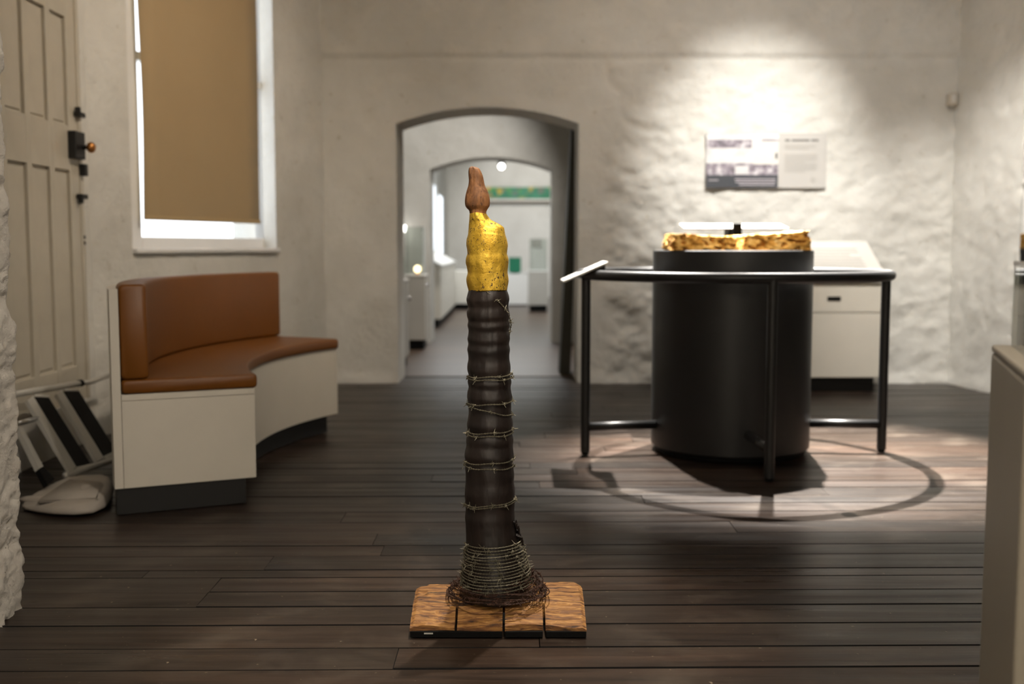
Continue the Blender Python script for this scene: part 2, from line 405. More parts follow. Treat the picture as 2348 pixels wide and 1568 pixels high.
# back wall with the low segmental arch
WY = 8.01; WXL, WXR = -1.40, 3.30; WTOP = 4.0
AXC, AHW = -0.178, 0.662
ZS = at_y(915, 283, WY).z; ZC = at_y(1117, 246, WY).z
def arch(x, xc, hw, zs, zc):
    h = zc - zs; rad = (hw * hw + h * h) / (2 * h); dx = x - xc
    return zc - rad + math.sqrt(max(0, rad * rad - dx * dx))
crack = [at_y(px, py, WY) for px, py in ((1392, 150), (1398, 190), (1425, 215), (1418, 245), (1438, 280), (1480, 300), (1535, 306))]
ZL = at_y(1400, 129, WY).z
def back_disp(x, z):
    dj = max(abs(x - AXC) - AHW, 0) if z < ZS else max(math.hypot(max(abs(x - AXC) - AHW, 0), max(z - arch(min(max(x, AXC - AHW), AXC + AHW), AXC, AHW, ZS, ZC), 0)), 0)
    fade = smooth01(0.02, 0.12, dj)
    low = smooth01(2.35, 1.0, z) * 0.6 + 0.4
    m = smooth01(0.63, 0.78, x) * (1 - 0.72 * smooth01(1.0, 1.75, x)) * (1 if z < 2.3 else 0.35)
    d = 0.010 * frac(x * 1.7, z * 1.7, 3.1) + 0.0035 * frac(x * 9, z * 5, 8.2)
    q = frac(x * 5.0 + z * 2.2, z * 6.5 - x * 1.2, 1.7, 5)
    d += m * low * (0.06 * q * (0.6 + 0.8 * abs(noise.noise(Vector((x * 2.3, z * 2.3, 3))))) + 0.014 * frac(x * 16 + z * 5, z * 19, 4.4))
    d += (1 - m) * smooth01(0.6, 1.3, x) * 0.010 * frac(x * 9 - z * 5, z * 11, 6.0)
    # ledge: the wall above is a little proud of the wall below
    zl = ZL + 0.012 * noise.noise(Vector((x * 1.3, 0, 5))) + 0.006 * noise.noise(Vector((x * 6, 0, 9)))
    amt = 0.55 + 0.45 * noise.noise(Vector((x * 0.9, 2, 0)))
    d += 0.016 * smooth01(zl - 0.012, zl + 0.016, z) - 0.020 * amt * math.exp(-((z - zl + 0.012) / 0.016) ** 2)
    # old crack running down from the ledge
    best = 9
    for p, q2 in zip(crack, crack[1:]):
        ax, az = p.x, p.z; bx, bz = q2.x, q2.z; L = (bx - ax) ** 2 + (bz - az) ** 2
        t = max(0, min(1, ((x - ax) * (bx - ax) + (z - az) * (bz - az)) / L))
        best = min(best, math.hypot(x - ax - t * (bx - ax), z - az - t * (bz - az)))
    d -= 0.014 * math.exp(-(best / 0.022) ** 2)
    d += 0.03 * smooth01(0.10, 0.0, z) * (0.7 + 0.3 * noise.noise(Vector((x * 5, 1, 1))))
    return d * fade
verts, faces = [], []
def wall_block(x0, x1, zb, zt, nx, nz, y, dispf, flip=False):
    base = len(verts)
    for i in range(nx):
        x = x0 + (x1 - x0) * i / (nx - 1); b0 = zb(x)
        for j in range(nz):
            z = b0 + (zt - b0) * j / (nz - 1); verts.append((x, y - (dispf(x, z) if dispf else 0), z))
    faces.extend(grid_faces(nx, nz, base, flip))
def archwall(y0, y1, xl, xr, xc, hw, zs, zc, top, res, dispf):
    aj0, aj1 = xc - hw, xc + hw; A = lambda x: arch(x, xc, hw, zs, zc)
    n = lambda L: max(3, int(L / res) + 1)
    nz = n(top)
    wall_block(xl, aj0, lambda x: -0.05, top, n(aj0 - xl), nz, y0, dispf)
    wall_block(aj1, xr, lambda x: -0.05, top, n(xr - aj1), nz, y0, dispf)
    wall_block(aj0, aj1, A, top, 49, n(top - zs), y0, dispf)
    wall_block(xl, aj0, lambda x: -0.05, top, 3, 3, y1, None, True)
    wall_block(aj1, xr, lambda x: -0.05, top, 3, 3, y1, None, True)
    wall_block(aj0, aj1, A, top, 49, 3, y1, None, True)
    # reveal, with a softly rounded arris
    prof = [(aj0, -0.05 + (zs + 0.05) * k / 12) for k in range(13)] + [(aj0 + 2 * hw * k / 48, A(aj0 + 2 * hw * k / 48)) for k in range(1, 48)] + [(aj1, zs - (zs + 0.05) * k / 12) for k in range(13)]
    base = len(verts); m = 9
    for (x, z) in prof:
        for k in range(m):
            t = k / (m - 1); yy = y0 + (y1 - y0) * t
            wob = 0.006 * frac(x * 3, yy * 3, z * 3) * math.sin(math.pi * t)
            verts.append((x + wob * (1 if x < xc else -1), yy, z + wob * 0.5))
    faces.extend(grid_faces(len(prof), m, base))
archwall(WY, WY + 0.5, WXL, WXR, AXC, AHW, ZS, ZC, WTOP, 0.02, back_disp)
wb = mesh_obj('wall_back', verts, faces, 'plaster', recalc=False); struct(wb)
# second arched wall
W2 = 11.42
q0 = at_y(986, 388, W2); q1 = at_y(1266, 388, W2); qc = at_y(1125, 360, W2)
verts, faces = [], []
d2 = lambda x, z: 0.010 * frac(x * 2, z * 2, 7.7) + 0.005 * frac(x * 7, z * 7, 2)
archwall(W2, W2 + 0.5, -1.75, 1.6, (q0.x + q1.x) / 2, (q1.x - q0.x) / 2, q0.z, qc.z, 3.6, 0.04, d2)
struct(mesh_obj('wall_middle', verts, faces, 'plaster', recalc=False))

# generic straight plaster wall, optional rectangular openings, facing left of A->B when seen from above if flip
def plain_wall(name, A, B, z0, z1, holes=(), res=0.06, amp=0.010, thick=0.25, side=1, mat='plaster', reveal=0.0, seed=0.0):
    A = Vector((A[0], A[1], 0)); B = Vector((B[0], B[1], 0)); L = (B - A).length; u = (B - A) / L
    n = Vector((u.y, -u.x, 0)) * side
    us = sorted({0.0, L, *[h[0] for h in holes], *[h[1] for h in holes]}); zs = sorted({z0, z1, *[h[2] for h in holes], *[h[3] for h in holes]})
    vs, fs = [], []
    def dsp(s, z):
        f = 1.0
        for h in holes:
            dx = max(h[0] - s, s - h[1], 0); dz = max(h[2] - z, z - h[3], 0); f = min(f, smooth01(0.0, 0.08, math.hypot(dx, dz)))
        f = min(f, smooth01(0, 0.05, s), smooth01(0, 0.05, L - s))
        return f * (amp * frac(s * 2 + seed, z * 2, seed) + amp * 0.35 * frac(s * 9, z * 9, seed + 3))
    for a, c in zip(us, us[1:]):
        for e, g in zip(zs, zs[1:]):
            if any(h[0] <= (a + c) / 2 <= h[1] and h[2] <= (e + g) / 2 <= h[3] for h in holes): continue
            nu = max(2, int((c - a) / res) + 2); nv = max(2, int((g - e) / res) + 2); base = len(vs)
            for i in range(nu):
                for j in range(nv):
                    s = a + (c - a) * i / (nu - 1); z = e + (g - e) * j / (nv - 1)
                    vs.append(A + u * s + n * dsp(s, z) + Vector((0, 0, z)))
            fs.extend(grid_faces(nu, nv, base, side < 0))
            base = len(vs)
            for s, z in ((a, e), (a, g), (c, e), (c, g)): vs.append(A + u * s - n * thick + Vector((0, 0, z)))
            fs.append((base, base + 1, base + 3, base + 2) if side > 0 else (base, base + 2, base + 3, base + 1))
    for h in holes:
        ring = [(h[0], h[2]), (h[1], h[2]), (h[1], h[3]), (h[0], h[3])]
        for (s0, a0), (s1, a1) in zip(ring, ring[1:] + ring[:1]):
            base = len(vs)
            for s, z, d in ((s0, a0, 0), (s1, a1, 0), (s1, a1, thick), (s0, a0, thick)): vs.append(A + u * s - n * d + Vector((0, 0, z)))
            fs.append((base, base + 1, base + 2, base + 3))
    return struct(mesh_obj(name, vs, fs, mat, recalc=False, merge=False))

# splayed window wall on the left
WA, WB = Vector((-2.2, 5.72, 0)), Vector((WXL + 0.03, WY, 0))
WU = (WB - WA).normalized(); WN = Vector((WU.y, -WU.x, 0)); WLEN = (WB - WA).length
def wu(px, py, depth=0.0):
    p = at_plane(px, py, WA - WN * depth, WN); return (p - WA).dot(WU), p.z
ho = (wu(296, 300)[0], wu(634, 560)[0], 0.985, 3.1)
plain_wall('wall_left', WA, WB, -0.05, WTOP, [ho], res=0.035, amp=0.011, thick=0.34, side=1, seed=4.0)
def TW(u, d, z): return WA + WU * u - WN * d + Vector((0, 0, z))
wl_u = wu(322, 400, 0.10)[0]; wr_u = wu(612, 500, 0.10)[0]
win = boxo('window_1', 'white_paint', ho[0], wl_u, 0.10, 0.17, ho[2], ho[3], 0.006, None, TW); struct(win)
boxo('window_stile', 'white_paint', wr_u, ho[1], 0.09, 0.17, ho[2], ho[3], 0.008, win, TW)
boxo('window_rail', 'white_paint', wl_u, wr_u, 0.10, 0.17, ho[2], ho[2] + 0.072, 0.006, win, TW)
boxo('window_rail', 'white_paint', wl_u, wr_u, 0.10, 0.17, 2.05, 2.10, 0.006, win, TW)
boxo('window_sill', 'white_paint', ho[0] + 0.002, ho[1] + 0.012, -0.03, 0.12, ho[2] - 0.022, ho[2] + 0.006, 0.008, win, TW)
boxo('window_pane', 'pane_glass', ho[0] + 0.05, ho[1] - 0.08, 0.13, 0.136, ho[2] + 0.04, 3.08, 0, win, TW)
# roller blind hanging inside the recess
bl0 = wu(331, 500, 0.05); bl1 = wu(597, 514, 0.05)
zb = (bl0[1] + bl1[1]) / 2
blind = thing('roller_blind', TW((bl0[0] + bl1[0]) / 2, 0.05, zb), 'long brown roller blind pulled almost to the sill of the left window', 'blind')
bm = bmesh.new(); nz = 40; rows = []
for j in range(nz):
    z = zb + (3.05 - zb) * j / (nz - 1)
    row = []
    for i in range(9):
        t = i / 8; bow = 0.012 * math.sin(z * 4.0 + 0.6) * (1 if i == 0 else 0) * 0.6
        row.append(TW(bl0[0] + (bl1[0] - bl0[0]) * t + bow, 0.05 + 0.003 * math.sin(z * 3 + t * 4), z))
    rows.append(row)
F = [[bm.verts.new(p) for p in row] for row in rows]; Bk = [[bm.verts.new(p - WN * 0.0012) for p in row] for row in rows]
for j in range(nz - 1):
    for i in range(8):
        bm.faces.new((F[j][i], F[j][i + 1], F[j + 1][i + 1], F[j + 1][i])); bm.faces.new((Bk[j][i], Bk[j + 1][i], Bk[j + 1][i + 1], Bk[j][i + 1]))
    for i in (0, 8): bm.faces.new((F[j][i], F[j + 1][i], Bk[j + 1][i], Bk[j][i]))
obj('fabric', bm, 'blind_fabric', blind, True)
boxo('hem_bar', 'blind_hem', bl0[0] + 0.002, bl1[0] - 0.002, 0.043, 0.057, zb - 0.004, zb + 0.022, 0.004, blind, TW)
boxo('roller', 'white_paint', bl0[0] - 0.01, bl1[0] + 0.01, 0.025, 0.075, 3.03, 3.08, 0.015, blind, TW)

# left wall with the old door; the door starts a step above the floor
DX = -2.2; DY0, DY1, DZ0, DZ1 = 4.72, 5.605, 0.22, 2.29
plain_wall('wall_left', (DX, 3.0), (DX, 5.73), -0.05, WTOP, [(DY0 - 3.0 - 0.005, DY1 - 3.0 + 0.03, DZ0, DZ1 + 0.02)], res=0.05, amp=0.010, thick=0.3, side=1, seed=9.0)
boxo('wall_outer', 'subfloor', DX - 0.32, DX - 0.3, 3.0, 5.8, 0, WTOP).__setitem__('kind', 'structure')
door = thing('door_1', (DX, (DY0 + DY1) / 2, DZ0), 'cream panelled door in left wall with black rim lock and brass knob', 'door'); struct(door)
if 'category' in door: del door['category']
bd = boxo('door_backing', 'door_paint', DX - 0.045, DX - 0.024, DY0, DY1, DZ0, DZ1, 0, door)
cols = [(4.815, 5.01), (5.065, 5.26), (5.315, 5.495)]; rws = [(0.40, 1.38), (1.60, 2.13)]
ys = [DY0] + [c for p in cols for c in p] + [DY1]
for a, c in zip(ys[0::2], ys[1::2]): boxo('door_stile', 'door_paint', DX - 0.03, DX - 0.004, a, c, DZ0, DZ1, 0.004, door)
for (a, c) in cols:
    for (e, g) in ((DZ0, 0.40), (1.38, 1.60), (2.13, DZ1)): boxo('door_rail', 'door_paint', DX - 0.03, DX - 0.005, a, c, e, g, 0.003, door)
    for (e, g) in rws: boxo('door_panel', 'door_paint', DX - 0.034, DX - 0.016, a + 0.016, c - 0.016, e + 0.016, g - 0.016, 0.004, door)
lock = boxo('rim_lock', 'iron', DX - 0.005, DX + 0.035, 5.475, 5.60, 1.44, 1.575, 0.004, door)
bm = bmesh.new(); bmesh.ops.create_uvsphere(bm, u_segments=20, v_segments=12, radius=0.028)
bmesh.ops.transform(bm, matrix=Matrix.Translation((DX + 0.075, 5.57, 1.50)) @ Matrix.Scale(0.8, 4, (1, 0, 0)), verts=bm.verts)
obj('door_knob', bm, 'brass', lock, True)
tubeo('knob_spindle', 'iron', [(DX + 0.03, 5.57, 1.50), (DX + 0.06, 5.57, 1.50)], 0.011, lock)
for zz, hh in ((1.665, 0.035), (1.255, -0.035)):
    boltm = bmesh.new(); box(boltm, DX - 0.004, DX + 0.03, 5.555, 5.63, zz - 0.012, zz + 0.012, 0.004); box(boltm, DX + 0.005, DX + 0.03, 5.55, 5.572, min(zz, zz + hh), max(zz, zz + hh), 0.004)
    obj('door_bolt', boltm, 'iron', door)
boxo('lock_keeper', 'iron', DX - 0.002, DX + 0.03, 5.60, 5.64, 1.36, 1.42, 0.004, door)
boxo('door_frame', 'door_paint', DX - 0.05, DX + 0.004, DY1, DY1 + 0.035, DZ0, DZ1 + 0.03, 0.004, door)
for zz in (1.02, 1.05): tubeo('door_screw', 'iron', [(DX, DY1 + 0.02, zz), (DX + 0.008, DY1 + 0.02, zz)], 0.009, door)

# right hand wall: ends in a splayed corner beyond which a further bay opens
SA, SB, SC = Vector((3.215, WY, 0)), Vector((3.36, 7.24, 0)), Vector((3.86, 8.5, 0))
def right_wall():
    path = []
    n1, n2 = 40, 14
    for i in range(n1 + 1):
        t = i / n1; path.append((SA.lerp(SB, t), Vector((-1, -0.15, 0)).normalized() if t < 0.93 else Vector((-0.7, -0.7, 0))))
    for i in range(1, n2 + 1): path.append((SB.lerp(SC, i / n2), Vector((1, -0.35, 0)).normalized()))
    vs = []; nz = 180
    for (p, n) in path:
        for j in range(nz):
            z = -0.05 + 4.05 * j / (nz - 1)
            d = 0.014 * frac(p.x * 2 + p.y * 2, z * 2, 4.2) + 0.006 * frac(p.y * 10, z * 10, 1.2) + 0.02 * smooth01(0.12, 0, z)
            k = noise.noise(Vector((p.y * 13, z * 9, 7.0)))
            d -= 0.012 * smooth01(0.42, 0.6, k) * smooth01(7.9, 7.5, p.y)
            vs.append(p + n * d + Vector((0, 0, z)))
    return struct(mesh_obj('wall_right', vs, grid_faces(len(path), nz), 'plaster', merge=False, recalc=False))
right_wall()
plain_wall('wall_bay', (3.8, 9.75), (6.3, 9.75), -0.05, WTOP, res=0.1, side=1)
plain_wall('wall_bay', (3.86, 8.45), (3.82, 9.8), -0.05, WTOP, res=0.1, side=1)
plain_wall('wall_bay', (6.3, 9.8), (6.3, -3.0), -0.05, WTOP, res=0.3, side=1)
# wall that the camera looks through: rough reveal at the left edge of the view
JX, JY = -1.362, 2.985
def jamb():
    path = []
    y = 1.7
    while y < JY - 0.03: path.append((Vector((JX, y, 0)), Vector((1, 0, 0)))); y += 0.010
    for k in range(7):
        a = R(90 * k / 6); path.append((Vector((JX - 0.03 + 0.03 * math.cos(a), JY - 0.03 + 0.03 * math.sin(a), 0)), Vector((math.cos(a), math.sin(a), 0))))
    x = JX - 0.045
    while x > -2.3: path.append((Vector((x, JY, 0)), Vector((0, 1, 0)))); x -= 0.06
    nz = 300; vs = []
    for (p, n) in path:
        for j in range(nz):
            z = -0.03 + 2.75 * j / (nz - 1)
            d = 0.018 * frac(p.x * 5, p.y * 5, z * 4, 5) + 0.010 * frac(p.x * 17, p.y * 17, z * 17, 5) + 0.004 * frac(p.x * 50, p.y * 50, z * 50, 3)
            pit = noise.noise(Vector((p.x * 42, p.y * 42, z * 42)))
            d -= 0.010 * smooth01(0.3, 0.55, pit)
            jz = (z * 2.05 + 0.12) % 1.0
            d -= 0.010 * math.exp(-((jz - 0.5) / 0.03) ** 2)
            vs.append(p + n * d + Vector((0, 0, z)))
    return struct(mesh_obj('wall_front', vs, grid_faces(len(path), nz), 'limewash', merge=False, recalc=False))
jamb()
boxo('wall_front', 'plaster', -4.2, JX - 0.04, 1.7, JY - 0.05, -0.03, 3.4).__setitem__('kind', 'structure')
boxo('wall_front', 'plaster', 2.4, 6.3, 1.9, 2.9, -0.03, 3.4).__setitem__('kind', 'structure')
boxo('wall_front', 'plaster', -4.2, 6.3, 1.9, 2.9, 2.75, 4.0).__setitem__('kind', 'structure')
# room behind the camera
for a in ((-4.3, -4.2, -3.0, 2.0), (6.3, 6.4, -3.0, 3.0)): boxo('wall_rear', 'plaster', a[0], a[1], a[2], a[3], -0.1, 4.0).__setitem__('kind', 'structure')
boxo('wall_rear', 'plaster', -4.3, 6.4, -3.1, -3.0, -0.1, 4.0).__setitem__('kind', 'structure')
boxo('wall_rear', 'plaster', -2.6, -2.49, 2.6, 5.86, -0.1, 4.0).__setitem__('kind', 'structure')
bm = bmesh.new()
cpts = [(-4.3, -3.1), (6.4, -3.1), (6.4, 9.95), (3.0, 9.95), (3.0, 8.5), (-1.75, 8.5), (-1.69, 8.12), (-2.53, 5.84), (-2.6, 5.8), (-2.6, 2.5), (-4.3, 2.5)]
lo_ = [bm.verts.new((x, y, 3.98)) for x, y in cpts]; hi_ = [bm.verts.new((x, y, 4.1)) for x, y in cpts]
bm.faces.new(lo_[::-1]); bm.faces.new(hi_)
for k in range(len(cpts)): bm.faces.new((lo_[k], lo_[(k + 1) % len(cpts)], hi_[(k + 1) % len(cpts)], hi_[k]))
struct(obj('ceiling', bm, 'ceiling_paint'))
# gallery rooms beyond the arch
boxo('ceiling', 'ceiling_paint', -1.75, 3.9, 8.52, 22.3, 3.6, 3.7).__setitem__('kind', 'structure')
GX = -1.28
plain_wall('wall_gallery', (-1.6, 8.4), (-1.6, 11.5), -0.05, 3.65, res=0.3, side=1)
plain_wall('wall_gallery', (1.6, 11.9), (1.6, 8.4), -0.05, 3.65, res=0.3, side=1)
wl = [(17.2 - 11.8, 18.7 - 11.8, 0.78, 2.03), (19.05 - 11.8, 20.6 - 11.8, 0.74, 1.92)]
plain_wall('wall_gallery', (GX, 11.8), (GX, 22.1), -0.05, 3.65, wl, res=0.2, side=1, thick=0.03)
for i, h in enumerate(wl):
    wn = boxo('window_%d' % (i + 2), 'white_paint', GX - 0.028, GX - 0.018, 11.8 + h[0], 11.8 + h[0] + 0.06, h[2], h[3]); struct(wn)
    boxo('window_stile', 'white_paint', GX - 0.028, GX - 0.018, 11.8 + h[1] - 0.06, 11.8 + h[1], h[2], h[3], 0, wn)
    boxo('window_pane', 'far_pane', GX - 0.025, GX - 0.022, 11.8 + h[0] + 0.03, 11.8 + h[1] - 0.03, h[2], h[3], 0, wn)
plain_wall('wall_gallery', (GX - 0.1, 22.0), (3.8, 22.0), -0.05, 3.65, res=0.3, side=1)
plain_wall('wall_gallery', (3.0, 22.1), (3.0, 11.8), -0.05, 3.65, res=0.4, side=1)
boxo('wall_gallery', 'plaster', -1.78, -1.385, 8.03, 8.6, -0.1, 4.0).__setitem__('kind', 'structure')

# ================================================================== THE CANDLE SCULPTURE
SY = 2.87
sc = thing('candle_sculpture', (-0.036, SY, 0), 'tall candle sculpture: ringed dark trunk, gold top, carved flame, wrapped in barbed wire', 'sculpture')
prof = []   # (py, xl, xr) in photo pixels
for yc, a, c in ((88, 703, 748), (94, 693, 765), (104, 686, 780), (130, 682, 796), (170, 683, 812), (210, 686, 821), (260, 680, 832), (300, 667, 852), (350, 655, 870), (400, 650, 877), (440, 655, 872), (460, 668, 860), (480, 687, 848), (500, 692, 843), (516, 695, 845)):
    prof.append(('flame', 360 + yc / 3.92, 900 + a / 3.92, 900 + c / 3.92))
for yc, a, c in ((510, 692, 846), (530, 691, 858), (560, 690, 882), (590, 687, 935), (612, 685, 975), (632, 684, 1000), (650, 683, 1006), (700, 678, 1015), (740, 666, 1028), (790, 663, 1037), (830, 670, 1033), (870, 672, 1030), (910, 660, 1042), (950, 658, 1043), (990, 668, 1038), (1040, 675, 1035), (1085, 665, 1042), (1120, 664, 1043), (1160, 672, 1036), (1198, 682, 1030)):
    prof.append(('gold', 360 + yc / 3.92, 900 + a / 3.92, 900 + c / 3.92))
for yc, a, c in ((1190, 684, 1028), (1240, 672, 1045), (1280, 664, 1050), (1320, 672, 1043), (1350, 678, 1042), (1390, 668, 1050), (1430, 670, 1055), (1470, 680, 1045)):
    prof.append(('trunk', 360 + yc / 3.92, 900 + a / 3.92, 900 + c / 3.92))
for yc, a, c in ((20, 613, 960), (60, 621, 950), (95, 619, 957), (130, 612, 960), (172, 619, 953), (215, 611, 960), (258, 618, 955), (300, 620, 956), (340, 612, 963), (380, 611, 965), (430, 622, 960), (480, 614, 972), (525, 622, 966), (560, 613, 970), (605, 609, 978), (645, 616, 970), (690, 620, 970), (740, 622, 970), (790, 615, 980), (830, 608, 985), (865, 613, 979), (895, 619, 975), (930, 605, 984), (960, 601, 988), (1003, 603, 984), (1050, 592, 988), (1088, 589, 992), (1135, 599, 985), (1185, 594, 989), (1240, 598, 995), (1300, 597, 992), (1360, 592, 1000), (1405, 590, 1000), (1465, 597, 999), (1530, 598, 996)):
    prof.append(('trunk', 740 + yc / 3.564, 900 + a / 3.564, 900 + c / 3.564))
for yc, a, c in ((200, 724, 1222), (255, 729, 1224), (310, 731, 1232), (370, 734, 1242), (440, 734, 1256), (500, 732, 1268), (560, 724, 1290), (650, 716, 1315), (740, 704, 1338), (820, 696, 1352), (900, 690, 1368), (980, 690, 1375)):
    prof.append(('trunk', 1140 + yc / 4.356, 900 + a / 4.356, 900 + c / 4.356))
def cat_rows(part, sub):
    P = []
    for (k, py, a, c) in prof:
        if k == part:
            l = at_y(a, py, SY); r = at_y(c, py, SY); P.append((l.z, (l.x + r.x) / 2, (r.x - l.x) / 2))
    out = []
    for i in range(len(P) - 1):
        p0, p1, p2, p3 = P[max(i - 1, 0)], P[i], P[i + 1], P[min(i + 2, len(P) - 1)]
        for s in range(sub):
            t = s / sub; row = [p1[0] + (p2[0] - p1[0]) * t]
            for q in (1, 2):
                row.append(0.5 * (2 * p1[q] + (p2[q] - p0[q]) * t + (2 * p0[q] - 5 * p1[q] + 4 * p2[q] - p3[q]) * t * t + (3 * p1[q] - p0[q] - 3 * p2[q] + p3[q]) * t ** 3))
            out.append(tuple(row))
    out.append(P[-1]); return out
def skin(rows, n, ry_of, wob, flat=0.0):
    bm = bmesh.new(); rings = []
    for ri, (z, cx, r) in enumerate(rows):
        ry = ry_of(z, r); ring = []
        for k in range(n):
            a = 2 * math.pi * k / n; ca, sa = math.cos(a), math.sin(a)
            d = wob(a, z, ca, sa)
            if flat: d += flat * (1 - ca * ca) * (sum(q[2] for q in rows[max(0, ri - 14):ri + 15]) / len(rows[max(0, ri - 14):ri + 15]) - r)
            ring.append(bm.verts.new((cx + (r + d) * ca, SY + (ry + d) * sa, z + 0.0035 * math.sin(a * 1.0 + z * 9) * (1 - abs(ca)))))
        rings.append(ring)
    for A, B in zip(rings, rings[1:]):
        for k in range(n): bm.faces.new((A[k], A[(k + 1) % n], B[(k + 1) % n], B[k]))
    bm.faces.new(rings[0]); bm.faces.new(rings[-1][::-1]); return bm
TR = cat_rows('trunk', 4)
def axis(z):
    best = min(TR, key=lambda t: abs(t[0] - z)); return best[1], best[2]
def side_keep(ca): return 1 - abs(ca) ** 6
obj('trunk', skin(TR, 64, lambda z, r: r * 0.97, lambda a, z, ca, sa: side_keep(ca) * (0.0016 * frac(ca * 3, sa * 3, z * 12) + 0.0008 * frac(ca * 12, sa * 12, z * 20))), 'charred_wood', sc, True)
GO = cat_rows('gold', 5); gz0 = GO[0][0]; rn = GO[0][2]
zsh = at_y(1150, 360 + 700 / 3.92, SY).z
obj('gold_leaf_top', skin(GO, 64, lambda z, r: (rn + (0.044 - rn) * smooth01(gz0, zsh, z)) if z > zsh else r * 0.97, lambda a, z, ca, sa: side_keep(ca) * (0.003 * frac(ca * 2.2, sa * 2.2, z * 14) + 0.0008 * frac(ca * 10, sa * 10, z * 40)), 0.75), 'gold_leaf', sc, True)
FL = cat_rows('flame', 5)
obj('carved_flame', skin(FL, 40, lambda z, r: r * 0.85, lambda a, z, ca, sa: side_keep(ca) * (0.0022 * frac(ca * 2, sa * 2, z * 25) + 0.0007 * frac(ca * 9, sa * 9, z * 50))), 'flame_wood', sc, True)
# splintered bark on the right of the foot
bm = bmesh.new()
for k in range(26):
    py = 1192 + k * 1.75; p = at_y(1181 + 0.33 * (py - 1190) + random.uniform(-3, 3), py, SY + random.uniform(-0.02, 0.02))
    L = random.uniform(0.012, 0.03)
    tube(bm, [p + Vector((-0.012, 0, 0.004)), p + Vector((-0.001, 0, 0)), p + Vector((random.uniform(0.001, 0.004), 0, -L))], [0.004, 0.003, 0.0015], 5)
obj('bark_splinters', bm, 'charred_wood', sc)

# barbed wire
def wire(bm, pts, rs=0.0011, tw=0.0013, pitch=0.016, barb=0.075, barblen=0.012, n=4):
    pts = [Vector(p) for p in pts]
    s = 0.0; A, B = [], []; nb = random.uniform(0.02, barb)
    for i, p in enumerate(pts):
        a = pts[max(i - 1, 0)]; c = pts[min(i + 1, len(pts) - 1)]; t = (c - a).normalized()
        if i: s += (p - pts[i - 1]).length
        q = t.cross(Vector((0, 0, 1)))
        if q.length < 1e-3: q = Vector((1, 0, 0))
        q.normalize(); r = q.cross(t); ph = 2 * math.pi * s / pitch
        o = (q * math.cos(ph) + r * math.sin(ph)) * tw
        A.append(p + o); B.append(p - o)
        if barb and s > nb:
            nb += barb * random.uniform(0.75, 1.3)
            a0 = random.uniform(0, 6.28)
            coil = [p + t * (k * 0.0006 - 0.003) + (q * math.cos(k * 1.1 + a0) + r * math.sin(k * 1.1 + a0)) * (tw + rs * 1.6) for k in range(12)]
            tube(bm, coil, rs * 1.1, 4)
            for k in range(4):
                ang = a0 + k * math.pi / 2 + random.uniform(-0.4, 0.4); dv = q * math.cos(ang) + r * math.sin(ang) + t * random.uniform(-0.5, 0.5)
                e = p + t * (0.003 if k % 2 else -0.003)
                tube(bm, [e + dv * 0.001, e + dv * barblen * random.uniform(0.7, 1.1)], [rs * 1.1, rs * 0.5], 4)
    tube(bm, A, rs, n); tube(bm, B, rs, n)
def wrap(zfun, a0, a1, off=0.0025, step=0.0045, radd=lambda a: 0.0):
    pts = []; a = a0
    while (a - a0) * (1 if a1 > a0 else -1) < abs(a1 - a0):
        z = zfun((a - a0) / (a1 - a0)); cx, r = axis(z)
        # rest on the widest ring near this height
        rr = max(axis(z + dz)[1] for dz in (-0.006, 0, 0.006)) + off + radd(a)
        pts.append((cx + rr * math.cos(a), SY + rr * 0.98 * math.sin(a), z)); a += step / 0.055 * (1 if a1 > a0 else -1)
    return pts
def zat(px, py): return at_y(px, py, SY - 0.055).z
# angles: -pi is the left silhouette, -pi/2 faces the camera, 0 the right silhouette
def turn(pl, pr):   # one full turn: front goes from the left silhouette (photo row pl) to the right (photo row pr)
    zl, zr = zat(1070, pl), zat(1175, pr)
    return lambda t: zl + (zr - zl) * (0.5 - 0.5 * math.cos(2 * math.pi * t)) + 0.0012 * math.sin(t * 31)
for pl, pr in ((868, 862), (873, 871), (931, 925), (933, 957), (997, 990), (1003, 999), (1066, 1059), (1075, 1076), (1165, 1152), (1169, 1157)):
    bm = bmesh.new(); wire(bm, wrap(turn(pl, pr), -math.pi, math.pi), barb=0.07)
    obj('barbed_wire_wrap', bm, 'zinc_wire', sc)
# loose end below the gold
bm = bmesh.new(); pp = [(1116, 668, -.052), (1130, 680, -.050), (1145, 692, -.046), (1155, 703, -.036), (1163, 716, -.022), (1169, 730, -.01), (1172, 745, 0), (1169, 758, .006), (1168, 770, .01)]
P3 = [at_y(x, y, SY + d) for x, y, d in pp]; dense = []
for i in range(len(P3) - 1):
    for k in range(6): dense.append(P3[i].lerp(P3[i + 1], k / 6))
wire(bm, dense, barb=0.035); obj('barbed_wire_end', bm, 'zinc_wire', sc)
# dense coil round the foot
def coil(t): return zat(1140, 1250) + (zat(1140, 1352) - zat(1140, 1250)) * t
N = 15; pts = []
a = -math.pi; a1 = a + 2 * math.pi * N
while a < a1:
    t = (a + math.pi) / (2 * math.pi * N); z0 = coil(t); ph = a
    z = z0 + 0.006 * math.cos(a - 0.25) + 0.0025 * noise.noise(Vector((a * 0.7, 3, 0))); cx, r = axis(z0)
    rr = r + 0.006 + 0.004 * noise.noise(Vector((a * 0.45, 0, 0))) + 0.003 * math.cos(a)
    pts.append((cx + rr * math.cos(a), SY + rr * math.sin(a), z)); a += 0.055
bm = bmesh.new(); wire(bm, pts, rs=0.0010, tw=0.0012, barb=0.075, barblen=0.013)
obj('barbed_wire_coil', bm, 'zinc_wire', sc)
